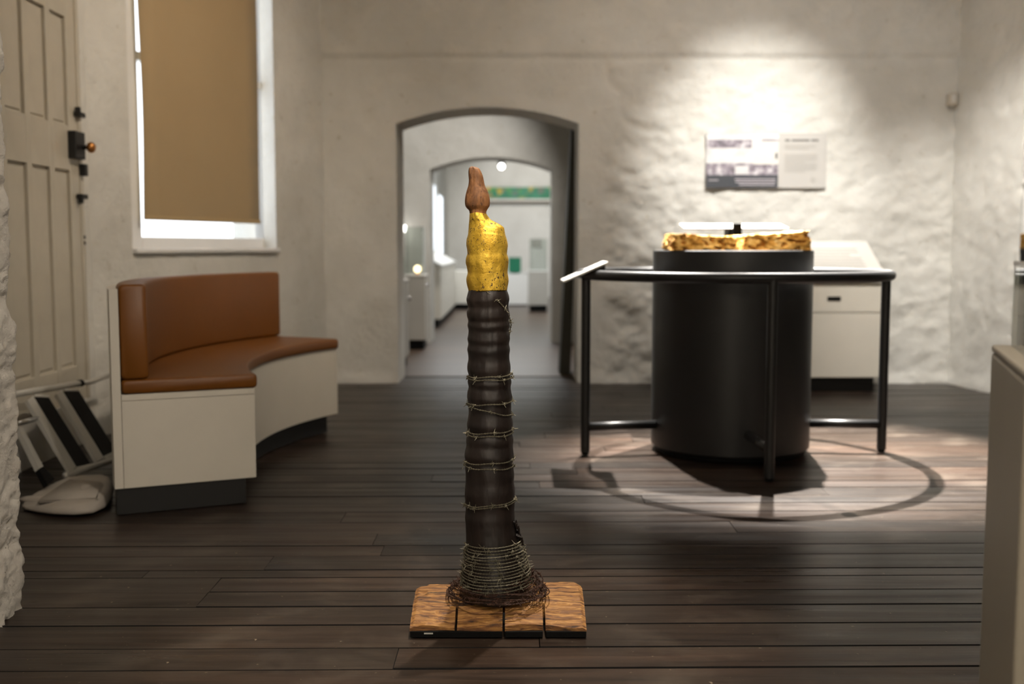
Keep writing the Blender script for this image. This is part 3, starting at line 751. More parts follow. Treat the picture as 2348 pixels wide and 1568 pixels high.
# rusty nest lying on the slab
bm = bmesh.new()
for k in range(24):
    q = random.random(); rad = 0.074 + 0.058 * q; zb0 = 0.124 - 0.046 * q + random.uniform(-0.008, 0.012)
    cx = -0.036 + random.uniform(-0.008, 0.008); cy = SY + random.uniform(-0.008, 0.008); ph = random.uniform(0, 6.28); sd = random.uniform(0, 50)
    L = random.uniform(0.6, 1.15) * 2 * math.pi; pts = []; a = 0
    while a < L:
        rr = rad + 0.022 * noise.noise(Vector((a * 1.3, sd, 0))); z = zb0 + 0.014 * noise.noise(Vector((a * 1.1, sd, 5)))
        x = cx + rr * math.cos(a + ph); y = cy + rr * 0.86 * math.sin(a + ph)
        pts.append((x, y, max(z + 0.012 * math.sin(a + ph) * 0.5, 0.078))); a += 0.06
    wire(bm, pts, rs=0.0010, tw=0.0013, pitch=0.02, barb=0.08, barblen=0.013)
o = obj('rusty_wire_nest', bm, 'rusty_wire', sc); tag(o, 'nest of rusty wire', kind='stuff')

# sawn slab with three saw kerfs, on black blocks
BX0, BX1, BY0, BY1 = -0.263, 0.192, 2.732, 3.005
kerfs = [(at_y(1046, 1420, 2.76).x, 2.822), (at_y(1155, 1420, 2.76).x, 2.86), (at_y(1247.5, 1420, 2.76).x, 2.822)]
KW = 0.0032
xs = [BX0 + (BX1 - BX0) * i / 150 for i in range(151)]
for (kx, ky) in kerfs:
    xs = [x for x in xs if abs(x - kx) > KW + 0.0004] + [kx - KW, kx + KW]
xs.sort(); ys = [BY0 + (BY1 - BY0) * j / 70 for j in range(71)]
def slab_top(x, y):
    t = (y - BY0) / (BY1 - BY0); u = (x - BX0) / (BX1 - BX0)
    h = 0.026 + 0.050 * math.sin(min(1, t * 1.35 + 0.02) * math.pi / 2) - 0.016 * smooth01(0.72, 1.0, t) - 0.010 * (1 - u) * t
    h += 0.0035 * frac(x * 5, y * 30, 1) + 0.0022 * frac(x * 16, y * 110, 5) + 0.004 * math.sin(x * 21 + 1) * (1 - t)
    e = min(x - BX0, BX1 - x); h -= 0.006 * (1 - smooth01(0, 0.012, e))
    crk = noise.noise(Vector((x * 14, y * 120, 2)));  h -= 0.005 * smooth01(0.25, 0.5, crk)
    return h
def edge_shift(x, y):      # slightly rounded back corners and wavy front
    t = (y - BY0) / (BY1 - BY0); u = (x - BX0) / (BX1 - BX0)
    return x + (0.018 * smooth01(0.55, 1, t) ** 2 * (1 - u) - 0.006 * smooth01(0.6, 1, t) * u), y + 0.004 * math.sin(x * 26) * (1 - t)
bm = bmesh.new(); V = {}
def gv(i, j, top):
    k = (i, j, top)
    if k not in V:
        x, y = edge_shift(xs[i], ys[j]); V[k] = bm.verts.new((x, y, slab_top(xs[i], ys[j]) if top else 0.0145 + 0.012 * smooth01(0, 1, (ys[j] - BY0) / 0.27)))
    return V[k]
def solid(i, j):
    if not (0 <= i < len(xs) - 1 and 0 <= j < len(ys) - 1): return False
    xm, ym = (xs[i] + xs[i + 1]) / 2, (ys[j] + ys[j + 1]) / 2
    return not any(abs(xm - kx) < KW and ym < ky for kx, ky in kerfs)
for i in range(len(xs) - 1):
    for j in range(len(ys) - 1):
        if not solid(i, j): continue
        bm.faces.new((gv(i, j, 1), gv(i + 1, j, 1), gv(i + 1, j + 1, 1), gv(i, j + 1, 1))); bm.faces.new((gv(i, j, 0), gv(i, j + 1, 0), gv(i + 1, j + 1, 0), gv(i + 1, j, 0)))
        for di, dj, p, q in ((-1, 0, (i, j + 1), (i, j)), (1, 0, (i + 1, j), (i + 1, j + 1)), (0, -1, (i, j), (i + 1, j)), (0, 1, (i + 1, j + 1), (i, j + 1))):
            if not solid(i + di, j + dj): bm.faces.new((gv(*p, 0), gv(*q, 0), gv(*q, 1), gv(*p, 1)))
o = obj('wooden_slab', bm, 'slab_wood', sc, recalc=False); sharpen(o, 40)
bx = [BX0 + 0.001, kerfs[1][0], kerfs[2][0], BX1 - 0.001]
for k in range(3):
    boxo('base_block', 'black_plastic', bx[k] + (0.004 if k else 0), bx[k + 1] - (0.004 if k < 2 else 0), BY0 - 0.006, BY1 - 0.03, 0.0, 0.0155, 0.001, sc)
boxo('base_strip', 'alu', -0.226, -0.203, BY0 - 0.0075, BY0 - 0.0062, 0.009, 0.0125, 0, sc)

# ================================================================== THE BLACK DRUM WITH ITS RAIL
DC = Vector((1.077, 5.347, 0)); DR = 0.385; RR = 0.737; RT = 0.0235; RZ = 0.868
ds = thing('drum_stand', DC, 'black cylindrical display stand ringed by a tubular rail, in front of the wall panel', 'display stand')
def cyl(name, mat, c, r, z0, z1, parent, bev=0.004, n=96):
    bm = bmesh.new(); lathe(bm, [(c.x, c.y, z0, r - bev, r - bev), (c.x, c.y, z0 + bev, r, r), (c.x, c.y, z1 - bev, r, r), (c.x, c.y, z1, r - bev, r - bev)], n)
    return sharpen(obj(name, bm, mat, parent), 30)
cyl('drum', 'black_metal', DC, DR, 0.028, 0.984, ds)
cyl('drum_foot', 'black_rubber', DC, DR - 0.02, 0.0, 0.03, ds)
bm = bmesh.new(); tube(bm, [(DC.x + RR * math.cos(2 * math.pi * k / 96), DC.y + RR * math.sin(2 * math.pi * k / 96), RZ) for k in range(96)], RT, 16, True)
obj('rail_ring', bm, 'black_metal', ds, True)
for ang in (191, -5, 272, 93):
    ca, sa = math.cos(R(ang)), math.sin(R(ang)); p = DC + Vector((ca, sa, 0)) * RR
    bm = bmesh.new(); tube(bm, [p + Vector((0, 0, 0.012)), p + Vector((0, 0, RZ))], 0.0225, 16); ps = sharpen(obj('rail_post', bm, 'black_metal', ds, True), 50)
    cyl('post_foot', 'black_rubber', p, 0.018, 0.0, 0.013, ps, 0.001, 20)
    bm = bmesh.new(); tube(bm, [DC + Vector((ca, sa, 0)) * (DR - 0.01) + Vector((0, 0, 0.135)), p + Vector((0, 0, 0.135))], 0.021, 16); obj('rail_strut', bm, 'black_metal', ds, True)
# reading plate on the left of the rail
def plate(name, c, out, zlow, zhigh, wide, lo, hi, mat, bracket_z):
    """plate sloping down towards 'out' (unit vector), lo/hi: distances along out of the low and high edges"""
    out = Vector(out); s = Vector((-out.y, out.x, 0)); c = Vector(c)
    A = c + out * lo + Vector((0, 0, zlow)); B = c + out * hi + Vector((0, 0, zhigh)); up = (B - A).cross(s).normalized()
    if up.z < 0: up = -up
    bm = bmesh.new(); th = 0.008
    hexa(bm, [A - s * wide - up * th, A + s * wide - up * th, B + s * wide - up * th, B - s * wide - up * th, A - s * wide, A + s * wide, B + s * wide, B - s * wide])
    pl = obj(name, bm, mat, ds)
    bm = bmesh.new(); M = c + Vector((0, 0, bracket_z)); q = 0.03
    P0 = A.lerp(B, 0.28) - up * th; P1 = A.lerp(B, 0.97) - up * th
    for sgn in (0,):
        vs = [bm.verts.new(P0 - s * q), bm.verts.new(P1 - s * q), bm.verts.new(Vector((P1.x, P1.y, bracket_z)) - s * q), bm.verts.new(P0 + s * q), bm.verts.new(P1 + s * q), bm.verts.new(Vector((P1.x, P1.y, bracket_z)) + s * q)]
        for f in ((0, 1, 2), (5, 4, 3), (0, 3, 4, 1), (1, 4, 5, 2), (2, 5, 3, 0)): bm.faces.new([vs[i] for i in f])
    obj('plate_bracket', bm, 'black_metal', ds); return pl
lp = DC + Vector((math.cos(R(191)), math.sin(R(191)), 0)) * RR; lp.z = 0
plate('reading_plate', lp, (-1, 0, 0), 0.842, 0.932, 0.15, 0.115, -0.092, 'panel_white', RZ + 0.01)
bp = DC + Vector((0.15, RR - 0.02, 0)); bp.z = 0
plate('reading_plate', bp, (0, -1, 0), 1.102, 1.130, 0.285, 0.08, -0.12, 'gallery_grey', RZ)
boxo('plate_clip', 'black_plastic', bp.x - 0.024, bp.x + 0.024, bp.y - 0.105, bp.y - 0.075, 1.06, 1.128, 0.004, ds)
boxo('plate_stem', 'black_metal', bp.x - 0.02, bp.x + 0.02, bp.y - 0.02, bp.y + 0.02, RZ - 0.01, 1.085, 0.004, ds)
# two blocks of porous stone on the drum
def stone(c, sx, sy, prof_h, label, seed):
    nx, ny, nz = 40, 26, 14; bm = bmesh.new()
    bmesh.ops.create_cube(bm, size=1.0); bmesh.ops.subdivide_edges(bm, edges=bm.edges, cuts=39, use_grid_fill=True)
    for v in bm.verts:
        u, t, h = v.co.x, v.co.y, v.co.z + 0.5
        H = prof_h(u)
        k = 1 - 0.06 * h
        x = c[0] + u * sx * k; y = c[1] + t * sy * k; z = c[2] + h * H
        side = max(abs(u), abs(t)) > 0.49
        a = frac(x * 16 + seed, y * 16, z * 22, 5); p = noise.noise(Vector((x * 38, y * 38 + seed, z * 62)))
        amt = (0.012 * a - 0.030 * smooth01(0.10, 0.5, p)) * (1.0 if side else 0.3)
        nv = Vector((u if abs(u) > 0.49 else 0, t if abs(t) > 0.49 else 0, 0.5 if h > 0.98 else 0))
        if nv.length > 0: nv.normalize()
        q = Vector((x, y, z)) + nv * amt
        if h < 0.02: q.z = c[2]
        q.z = max(q.z, c[2]); v.co = q
    o = obj('stone_block', bm, 'honey_stone', None, True); return tag(o, label, 'stone', 'porous stone blocks on the black drum')
stone((DC.x - 0.170, DC.y - 0.06, 0.984), 0.315, 0.33, lambda u: 0.070 - 0.016 * u, 'left porous orange stone block lying on the black drum', 3.0)
stone((DC.x + 0.164, DC.y - 0.06, 0.984), 0.325, 0.33, lambda u: 0.080 + 0.022 * u, 'right, taller porous orange stone block lying on the black drum', 11.0)

# ================================================================== THE CURVED BENCH
BC = Vector((0.66, 4.98, 0)); A0, A1 = 204.6, 151.3
bench = thing('curved_bench', (-1.2, 4.98, 0), 'curved white bench with brown leather seat and backrest under the window', 'bench')
def arc_solid(name, mat, r0, r1, z0, z1, a0=A0, a1=A1, bev=0.0, n=40, seg=3):
    bm = bmesh.new(); rings = []
    if bev:
        sec = []
        for (cr, cz, s) in ((r0 + bev, z0 + bev, 180), (r1 - bev, z0 + bev, 270), (r1 - bev, z1 - bev, 0), (r0 + bev, z1 - bev, 90)):
            for k in range(seg + 1):
                a = R(s + 90 * k / seg); sec.append((cr + bev * math.cos(a), cz + bev * math.sin(a)))
    else: sec = [(r0, z0), (r1, z0), (r1, z1), (r0, z1)]
    mr, mz = (r0 + r1) / 2, (z0 + z1) / 2
    da = math.degrees(bev / ((r0 + r1) / 2)) * (1 if a1 > a0 else -1)
    stations = [(a0, 1), (a0 + da * 0.3, 0.5), (a0 + da, 0)] if bev else [(a0, 0)]
    for i in range(1, n): stations.append((a0 + (a1 - a0) * i / n, 0))
    stations += [(a1 - da, 0), (a1 - da * 0.3, 0.5), (a1, 1)] if bev else [(a1, 0)]
    for (a, k) in stations:
        ca, sa = math.cos(R(a)), math.sin(R(a)); ring = []
        for (r, z) in sec:
            if k:
                sh = bev * (0.55 if k == 1 else 0.18)
                r = r + (sh if r < mr else -sh); z = min(mz, z + sh) if z < mz else max(mz, z - sh)
            ring.append(bm.verts.new((BC.x + r * ca, BC.y + r * sa, z)))
        rings.append(ring)
    m = len(sec)
    for A, B in zip(rings, rings[1:]):
        for k in range(m): bm.faces.new((A[k], A[(k + 1) % m], B[(k + 1) % m], B[k]))
    bm.faces.new(rings[0][::-1]); bm.faces.new(rings[-1])
    return sharpen(obj(name, bm, mat, bench), 40)
RF, RB = 1.83, 2.325; dang = lambda m: math.degrees(m / 2.1)
arc_solid('kick_base', 'dark_kick', RF + 0.04, RB + 0.022, 0.0, 0.102, A0 - dang(0.01), A1 + dang(0.05))
arc_solid('front_panel', 'white_board', RF, RF + 0.022, 0.10, 0.452, A0 - dang(0.0232), A1 + dang(0.0232))
arc_solid('back_panel', 'white_board', RB - 0.003, RB + 0.028, 0.10, 0.845)
for a, s in ((A0, -1), (A1, 1)): arc_solid('end_panel', 'white_board', RF, RB - 0.005, 0.10, 0.428, a, a + s * dang(0.022), n=2)
arc_solid('seat_board', 'white_board', RF + 0.0235, RB - 0.005, 0.430, 0.452)
for a, s in ((A0, -1), (A1, 1)): arc_solid('seat_lipping', 'white_board', RF, RF + 0.023, 0.430, 0.452, a, a + s * dang(0.022), n=2)
arc_solid('seat_cushion', 'leather', RF - 0.012, RB - 0.006, 0.4535, 0.507, A0 + dang(0.004), A1 - dang(0.004), bev=0.014)
arc_solid('back_cushion', 'leather', RB - 0.105, RB - 0.005, 0.508, 0.862, A0 + dang(0.004), A1 - dang(0.004), bev=0.016)

# ================================================================== LADDER AND CLOTH BEHIND THE BENCH
LP = Vector((-1.81, 4.7, 0.03)); LN = Vector((0.355, 0, 0.31)).normalized()
lad = thing('step_ladder', (-1.9, 4.7, 0), 'pale folding step ladder with black treads lying against the left wall', 'ladder')
def lp_(px, py, off=0.0): return at_plane(px, py, LP + LN * off, LN)
def quad_solid(name, mat, px4, th, off, parent):
    t = [lp_(x, y, off) for x, y in px4]; b_ = [p - LN * th for p in t]
    bm = bmesh.new(); hexa(bm, b_ + t); return obj(name, bm, mat, parent)
for wq, bq in ((((63, 918), (76, 907), (175, 1070), (161, 1081)), ((78, 909), (112, 911), (207, 1063), (176, 1070))), (((130, 903), (142, 893), (239, 1050), (223, 1057)), ((147, 896), (181, 896), (266, 1032), (239, 1045)))):
    tr = quad_solid('tread_frame', 'alu', wq, 0.016, 0.010, lad)
    quad_solid('tread', 'black_rubber', bq, 0.014, 0.006, lad)
    quad_solid('tread_end', 'alu', [bq[0], (bq[0][0] + 3, bq[0][1] - 6), (bq[1][0] + 3, bq[1][1] - 5), bq[1]], 0.02, 0.008, lad)
    quad_solid('tread_end', 'alu', [bq[3], bq[2], (bq[2][0] + 5, bq[2][1] + 6), (bq[3][0] + 5, bq[3][1] + 8)], 0.02, 0.008, lad)
tubeo('rail', 'alu', [lp_(20, 906), lp_(181, 879)], 0.0145, lad)
tubeo('joint_collar', 'black_plastic', [lp_(180, 879), lp_(187, 878)], 0.017, lad)
tubeo('rail', 'alu', [lp_(187, 878), lp_(205, 876), lp_(262, 856)], 0.012, lad)
tubeo('rail', 'alu', [lp_(150, 1090), lp_(270, 1051)], 0.014, lad)
tubeo('cross_tube', 'chrome', [lp_(30, 974), lp_(86, 959)], 0.011, lad)
lg = quad_solid('leg', 'alu', [(42, 980), (50, 976), (100, 1069), (89, 1075)], 0.02, 0.004, lad)
quad_solid('leg_foot', 'black_rubber', [(89, 1075), (100, 1069), (126, 1098), (110, 1112)], 0.022, 0.008, lad)
# folded white sheet on the floor
top_px = ((54, 1161, 0.012), (120, 1157, 0.045), (222, 1156, 0.05), (252, 1120, 0.06), (258, 1084, 0.055), (205, 1088, 0.05), (155, 1090, 0.055), (100, 1118, 0.045), (62, 1140, 0.03))
tops = [at_z(x, y, z) for x, y, z in top_px]; cen = sum(tops, Vector()) / len(tops)
bm = bmesh.new(); rings = []
for (grow, zf, zo) in ((0.012, 0.0, 0.0), (0.020, 0.25, 0.0), (0.012, 0.75, 0.0), (0.0, 1.0, 0.0), (-0.03, 1.0, 0.004), (-0.09, 1.0, 0.010)):
    ring = []
    for k, p in enumerate(tops):
        o_ = Vector((p.x - cen.x, p.y - cen.y, 0)); L = o_.length; o_ = o_ / L
        q = p + o_ * (grow if grow > -0.02 else max(grow, -0.8 * L)); ring.append(bm.verts.new((q.x, q.y, p.z * zf + zo * (1 + 0.8 * math.sin(k * 2.4)))))
    rings.append(ring)
for A, B in zip(rings, rings[1:]):
    for k in range(len(tops)): bm.faces.new((A[k], A[(k + 1) % len(tops)], B[(k + 1) % len(tops)], B[k]))
cv = bm.verts.new((cen.x, cen.y, 0.066))
for k in range(len(tops)): bm.faces.new((rings[-1][k], rings[-1][(k + 1) % len(tops)], cv))
bm.faces.new(rings[0][::-1])
sh = thing('folded_sheet', (-1.7, 4.2, 0), 'folded off-white sheet lying on the floor below the step ladder', 'cloth')
o = obj('sheet_layer', bm, 'cloth', sh, True)
md = o.modifiers.new('subsurf', 'SUBSURF'); md.levels = 1; md.render_levels = 1
bm = bmesh.new()
p0 = at_z(228, 1160, 0.0)
tube(bm, [p0 + Vector((-0.31 + 0.034 * k, -0.004 - 0.002 * k, 0.026 + 0.002 * math.sin(k))) for k in range(10)], [0.006, 0.013, 0.017, 0.019, 0.02, 0.022, 0.023, 0.024, 0.024, 0.02], 14)
obj('sheet_fold', bm, 'cloth', sh, True)
fq = [at_z(x, y, z) for x, y, z in ((84, 1146, 0.05), (224, 1140, 0.062), (238, 1104, 0.072), (158, 1096, 0.072))]
bm = bmesh.new(); hexa(bm, [p - Vector((0, 0, 0.022)) for p in fq] + fq)
bmesh.ops.bevel(bm, geom=list(bm.edges), offset=0.007, segments=2, affect='EDGES')
obj('sheet_flap', bm, 'cloth', sh, True)

# ================================================================== WALL PANEL, LECTERN, SENSOR
PY = WY - 0.030
pa = at_y(1618, 431, PY); pb = at_y(1897, 305, PY); pm_ = at_y(1786, 305, PY)
wp = thing('wall_panel', ((pa.x + pb.x) / 2, PY, pa.z), 'white information panel with a grey landscape photograph, hung on the back wall', 'panel')
boxo('panel_board', 'print_grey', pa.x, pb.x, PY, PY + 0.016, pa.z, pb.z, 0.001, wp)
Wp, Hp = pb.x - pa.x, pb.z - pa.z; pw = pm_.x - pa.x
def pr(name, mat, u0, u1, v0, v1, lift=0.001, parent=wp):
    return boxo(name, mat, pa.x + u0, pa.x + u1, PY - lift, PY - lift + 0.0009, pa.z + v0 * Hp, pa.z + v1 * Hp, 0, parent)
ph = pr('photograph', 'photo_pale', 0.0, pw, 0.23, 0.985)
ph2 = pr('photo_trees', 'photo_print', 0.0, 0.33, 0.73, 0.88, 0.0022, ph); pr('photo_eaves', 'photo_print', 0.40, pw, 0.855, 0.885, 0.0022, ph)
pr('photo_ground', 'photo_print', 0.0, pw, 0.23, 0.45, 0.0022, ph); pr('photo_track', 'photo_pale', 0.21, 0.31, 0.25, 0.40, 0.003, ph)
pr('photo_window', 'caption_dark', 0.50, 0.515, 0.53, 0.64, 0.0032, ph); pr('photo_wall', 'panel_white', 0.34, pw - 0.002, 0.43, 0.84, 0.0026, ph)
cp = pr('caption_band', 'caption_dark', 0.0, pw, 0.0, 0.235, 0.003)
for k, (u0, u1) in enumerate(((0.21, 0.505), (0.215, 0.505), (0.24, 0.5))): pr('caption_line', 'caption_text', u0, u1, 0.15 - 0.05 * k, 0.168 - 0.05 * k, 0.004, cp)
pr('caption_line', 'caption_text', 0.02, 0.09, 0.135, 0.15, 0.004, cp)
x = pw + 0.045
for wd in (0.036, 0.13, 0.052): pr('heading_word', 'text_ink', x, x + wd, 0.85, 0.885, 0.0018); x += wd + 0.012
for k in range(3): pr('text_line', 'text_ink_faint', pw + 0.045, pw + 0.27 - 0.05 * (k == 2), 0.775 - 0.035 * k, 0.788 - 0.035 * k, 0.0018)
for k in range(10): pr('text_line', 'text_ink_faint', pw + 0.045, pw + 0.28 - 0.09 * (k in (4, 9)), 0.60 - 0.034 * k, 0.612 - 0.034 * k, 0.0018)
lg_ = pa.x + pw + 0.255
bm = bmesh.new(); tube(bm, [(lg_ + 0.014 * math.cos(a * 0.5236), PY - 0.0018, pa.z + 0.145 * Hp + 0.014 * math.sin(a * 0.5236)) for a in range(12)], 0.0025, 6, True)
obj('round_logo', bm, 'text_ink_faint', wp)

# lectern cabinet by the back wall
LY0, LY1 = 7.46, 7.95; lx1 = at_z(2002, 894, 0).x + 0.02; lx0 = lx1 - 0.60
lc = thing('lectern_cabinet', ((lx0 + lx1) / 2, (LY0 + LY1) / 2, 0), 'white cabinet with sloping text top and slot handle, behind the black drum', 'cabinet')
zf = at_y(1900, 648, LY0).z; zt0 = at_y(1900, 641, LY0).z
bm = bmesh.new(); hexa(bm, [(lx0, LY0 + 0.02, 0.10), (lx1, LY0 + 0.02, 0.10), (lx1, LY1, 0.10), (lx0, LY1, 0.10), (lx0, LY0 + 0.02, zf - 0.01), (lx1, LY0 + 0.02, zf - 0.01), (lx1, LY1, 0.99), (lx0, LY1, 0.99)])
obj('body', bm, 'white_board', lc)
boxo('kick_base', 'dark_kick', lx0 + 0.03, lx1 - 0.04, LY0 + 0.07, LY1 - 0.03, 0, 0.10, 0, lc)
zseam = at_y(1900, 717, LY0).z
dr = boxo('drawer_front', 'white_board', lx0 + 0.002, lx1 - 0.002, LY0, LY0 + 0.019, zseam + 0.004, zf - 0.016, 0.002, lc)
boxo('door', 'white_board', lx0 + 0.002, lx1 - 0.002, LY0, LY0 + 0.019, 0.105, zseam - 0.003, 0.002, lc)
h0 = at_y(1897, 690, LY0); h1 = at_y(1928, 680, LY0)
boxo('handle_slot', 'black_plastic', h0.x, h1.x, LY0 - 0.004, LY0 + 0.005, h0.z, h1.z, 0.003, dr)
tz1 = at_y(1900, 553, LY1 - 0.02).z
tslope = lambda y, lift=0: zt0 + (tz1 - zt0) * (y - LY0 + 0.02) / (LY1 - LY0) + lift
bm = bmesh.new(); ya, yb = LY0 - 0.02, LY1 - 0.02
hexa(bm, [(lx0 - 0.01, ya, tslope(ya) - 0.016), (lx1 + 0.012, ya, tslope(ya) - 0.016), (lx1 + 0.012, yb, tslope(yb) - 0.016), (lx0 - 0.01, yb, tslope(yb) - 0.016), (lx0 - 0.01, ya, tslope(ya)), (lx1 + 0.012, ya, tslope(ya)), (lx1 + 0.012, yb, tslope(yb)), (lx0 - 0.01, yb, tslope(yb))])
top = obj('sloping_top', bm, 'panel_white', lc)
for k in range(8):
    y0 = ya + 0.10 + 0.04 * k; bm = bmesh.new(); e = 0.0015
    xa, xb = lx0 + 0.06, lx1 - (0.16 if k in (0, 5) else 0.09)
    hexa(bm, [(xa, y0, tslope(y0) - 0.001), (xb, y0, tslope(y0) - 0.001), (xb, y0 + 0.012, tslope(y0 + 0.012) - 0.001), (xa, y0 + 0.012, tslope(y0 + 0.012) - 0.001), (xa, y0, tslope(y0, e)), (xb, y0, tslope(y0, e)), (xb, y0 + 0.012, tslope(y0 + 0.012, e)), (xa, y0 + 0.012, tslope(y0 + 0.012, e))])
    obj('text_line', bm, 'text_ink_faint', top)
# small sensor box in the corner
s0 = at_y(2175, 242, WY - 0.06); s1 = at_y(2198, 212, WY - 0.06)
se = thing('wall_sensor', ((s0.x + s1.x) / 2, WY - 0.04, s0.z), 'small beige sensor box high in the right corner of the back wall', 'sensor')
boxo('case', 'sensor_plastic', s0.x, s1.x, WY - 0.065, WY, s0.z, s1.z, 0.012, se)
boxo('cover', 'panel_white', s0.x + 0.018, s1.x - 0.018, WY - 0.069, WY - 0.06, s0.z + 0.022, s1.z - 0.014, 0.003, se)

# ================================================================== FOREGROUND PLINTH AT THE RIGHT EDGE
fc = at_z(2274, 790, 0.82); fd = Vector((-0.31, -0.95, 0)).normalized(); fp = Vector((0.95, -0.31, 0))
pl = thing('display_plinth', fc + (fd + fp) * 0.25 - Vector((0, 0, 0.82)), 'tall beige plinth cut off by the right edge, close to the viewer', 'plinth')
def TP(u, v, z): return Vector((fc.x, fc.y, 0)) + fd * u + fp * v + Vector((0, 0, z))
boxo('body', 'plinth_paint', 0, 0.46, 0, 0.46, 0.0, 0.806, 0.006, pl, TP)
boxo('top_board', 'plinth_paint', 0, 0.46, 0, 0.46, 0.807, 0.82, 0.004, pl, TP)
cc = thing('acrylic_case', TP(0.23, 0.23, 0.82), 'clear acrylic cover standing on the beige plinth at right edge', 'display case')
e0, e1, ct = 0.030, 0.43, 0.968
boxo('pane', 'acrylic', e0, e1, e0, e0 + 0.006, 0.8205, ct, 0.001, cc, TP); boxo('pane', 'acrylic', e0, e1, e1 - 0.006, e1, 0.8205, ct, 0.001, cc, TP)
boxo('pane', 'acrylic', e0, e0 + 0.006, e0 + 0.0065, e1 - 0.0065, 0.8205, ct, 0.001, cc, TP); boxo('pane', 'acrylic', e1 - 0.006, e1, e0 + 0.0065, e1 - 0.0065, 0.8205, ct, 0.001, cc, TP)
boxo('lid', 'acrylic', e0, e1, e0, e1, ct + 0.0003, ct + 0.006, 0.001, cc, TP)
for (a_, b_) in ((e0, e0), (e1 - 0.006, e0), (e0, e1 - 0.006), (e1 - 0.006, e1 - 0.006)): boxo('edge_strip', 'acrylic_edge', a_ - 0.0008, a_ + 0.0068, b_ - 0.0008, b_ + 0.0068, 0.8205, ct, 0.001, cc, TP)
boxo('lid_edge', 'acrylic_edge', e0 - 0.001, e1 + 0.001, e0 - 0.002, e0 - 0.0002, ct - 0.001, ct + 0.007, 0, cc, TP)
it = thing('dark_artefact', TP(0.09, 0.048, 0.8205), 'dark upright metal piece inside the acrylic case at right edge', 'artefact')
bm = bmesh.new(); c_ = TP(0.09, 0.048, 0)
lathe(bm, [(c_.x, c_.y, z, r, r) for z, r in ((0.8206, 0.010), (0.835, 0.007), (0.935, 0.007), (0.940, 0.010), (0.962, 0.010), (0.963, 0.008))], 24)
sharpen(obj('rod', bm, 'iron', it), 40)
bm = bmesh.new(); lathe(bm, [(c_.x, c_.y, z, r, r) for z, r in ((0.8205, 0.014), (0.824, 0.014), (0.826, 0.010))], 24); obj('foot', bm, 'chrome', it, True)

# ================================================================== FURTHER BAY AT THE RIGHT EDGE
d2c = Vector(((2336 - CX) / FPX * 8.75 * 0.998 + DR, 8.8, 0))
ds2 = thing('drum_stand', d2c, 'black cylindrical stand glimpsed in the bay past the right hand wall', 'display stand')
cyl('drum', 'black_metal', d2c, DR, 0.03, 0.985, ds2); cyl('drum_foot', 'black_rubber', d2c, DR - 0.02, 0, 0.032, ds2)
o = stone((d2c.x - 0.17, d2c.y - 0.02, 0.985), 0.40, 0.3, lambda u: 0.12, 'orange stone block on the black stand past the right hand wall', 21.0); del o['group']
p0 = at_y(2328, 422, 9.72); p1 = at_y(2440, 300, 9.72)
bp_ = thing('bay_panel', ((p0.x + p1.x) / 2, 9.72, p0.z), 'pale wall panel seen past the right hand wall', 'panel')
boxo('panel_board', 'panel_white', p0.x, p1.x, 9.715, 9.735, p0.z, p1.z, 0.001, bp_)
boxo('panel_print', 'print_grey', p0.x + 0.05, p1.x - 0.05, 9.7135, 9.7155, p0.z + 0.06, p1.z - 0.06, 0, bp_)

# ================================================================== BEYOND THE ARCH
# leaning dark board just inside the arch
b0 = at_y(1315, 560, WY + 0.62); bm = bmesh.new()
xb, xt, y0, y1 = 0.375, 0.462, WY + 0.53, WY + 0.86
hexa(bm, [(xb, y0, 0), (xb + 0.085, y0, 0), (xb + 0.085, y1, 0), (xb, y1, 0), (xt, y0, 1.93), (xt + 0.055, y0, 1.93), (xt + 0.055, y1, 1.93), (xt, y1, 1.93)])
o = obj('leaning_board', bm, 'dark_board'); tag(o, 'dark olive board leaning inside the right side of the arch', 'board')
def plinth(name, x0, x1, y0, y1, z, label, mat='gallery_grey', kick=0.09, inset=0.02, knob=None, group=None):
    t = thing(name, ((x0 + x1) / 2, (y0 + y1) / 2, 0), label, 'plinth', group)
    boxo('body', mat, x0, x1, y0, y1, kick, z, 0.006, t)
    boxo('top', 'panel_white', x0 - 0.004, x1 + 0.004, y0 - 0.004, y1 + 0.004, z, z + 0.014, 0.003, t)
    boxo('kick_base', 'black_plastic', x0 + inset, x1 - inset, y0 + inset, y1 - inset, 0, kick, 0, t)
    if knob:
        bm = bmesh.new(); bmesh.ops.create_uvsphere(bm, u_segments=14, v_segments=10, radius=0.017); bmesh.ops.translate(bm, vec=knob, verts=bm.verts); obj('lock_knob', bm, 'chrome', t, True)
    return t
def case(x0, x1, y0, y1, z0, z1, label):
    t = thing('glass_case', ((x0 + x1) / 2, (y0 + y1) / 2, z0), label, 'display case')
    for a in ((x0, x1, y0, y0 + .006), (x0, x1, y1 - .006, y1), (x0, x0 + .006, y0 + .007, y1 - .007), (x1 - .006, x1, y0 + .007, y1 - .007)): boxo('pane', 'acrylic', *a, z0, z1, 0, t)
    boxo('lid', 'acrylic', x0, x1, y0, y1, z1 + 0.0003, z1 + .006, 0, t); return t
plinth('gallery_plinth', -1.45, -0.875, 8.66, 9.25, 0.72, 'grey plinth just inside the left side of the arch', knob=(-0.868, 9.2, 0.565))
case(-1.42, -0.905, 8.70, 9.21, 0.735, 1.2, 'glass case on the plinth just inside the left of the arch')
plinth('gallery_plinth', -1.06, -0.845, 10.62, 11.0, 0.715, 'grey plinth with glowing ornament, left of the second arch', knob=(-0.838, 10.75, 0.62))
case(-1.04, -0.865, 10.65, 10.97, 0.730, 1.19, 'glass case over the glowing ornament left of the second arch')
oc = at_y(957, 613, 10.75)
om = thing('glowing_ornament', (oc.x, 10.75, 0.730), 'small glowing round ornament under glass left of the second arch', 'ornament')
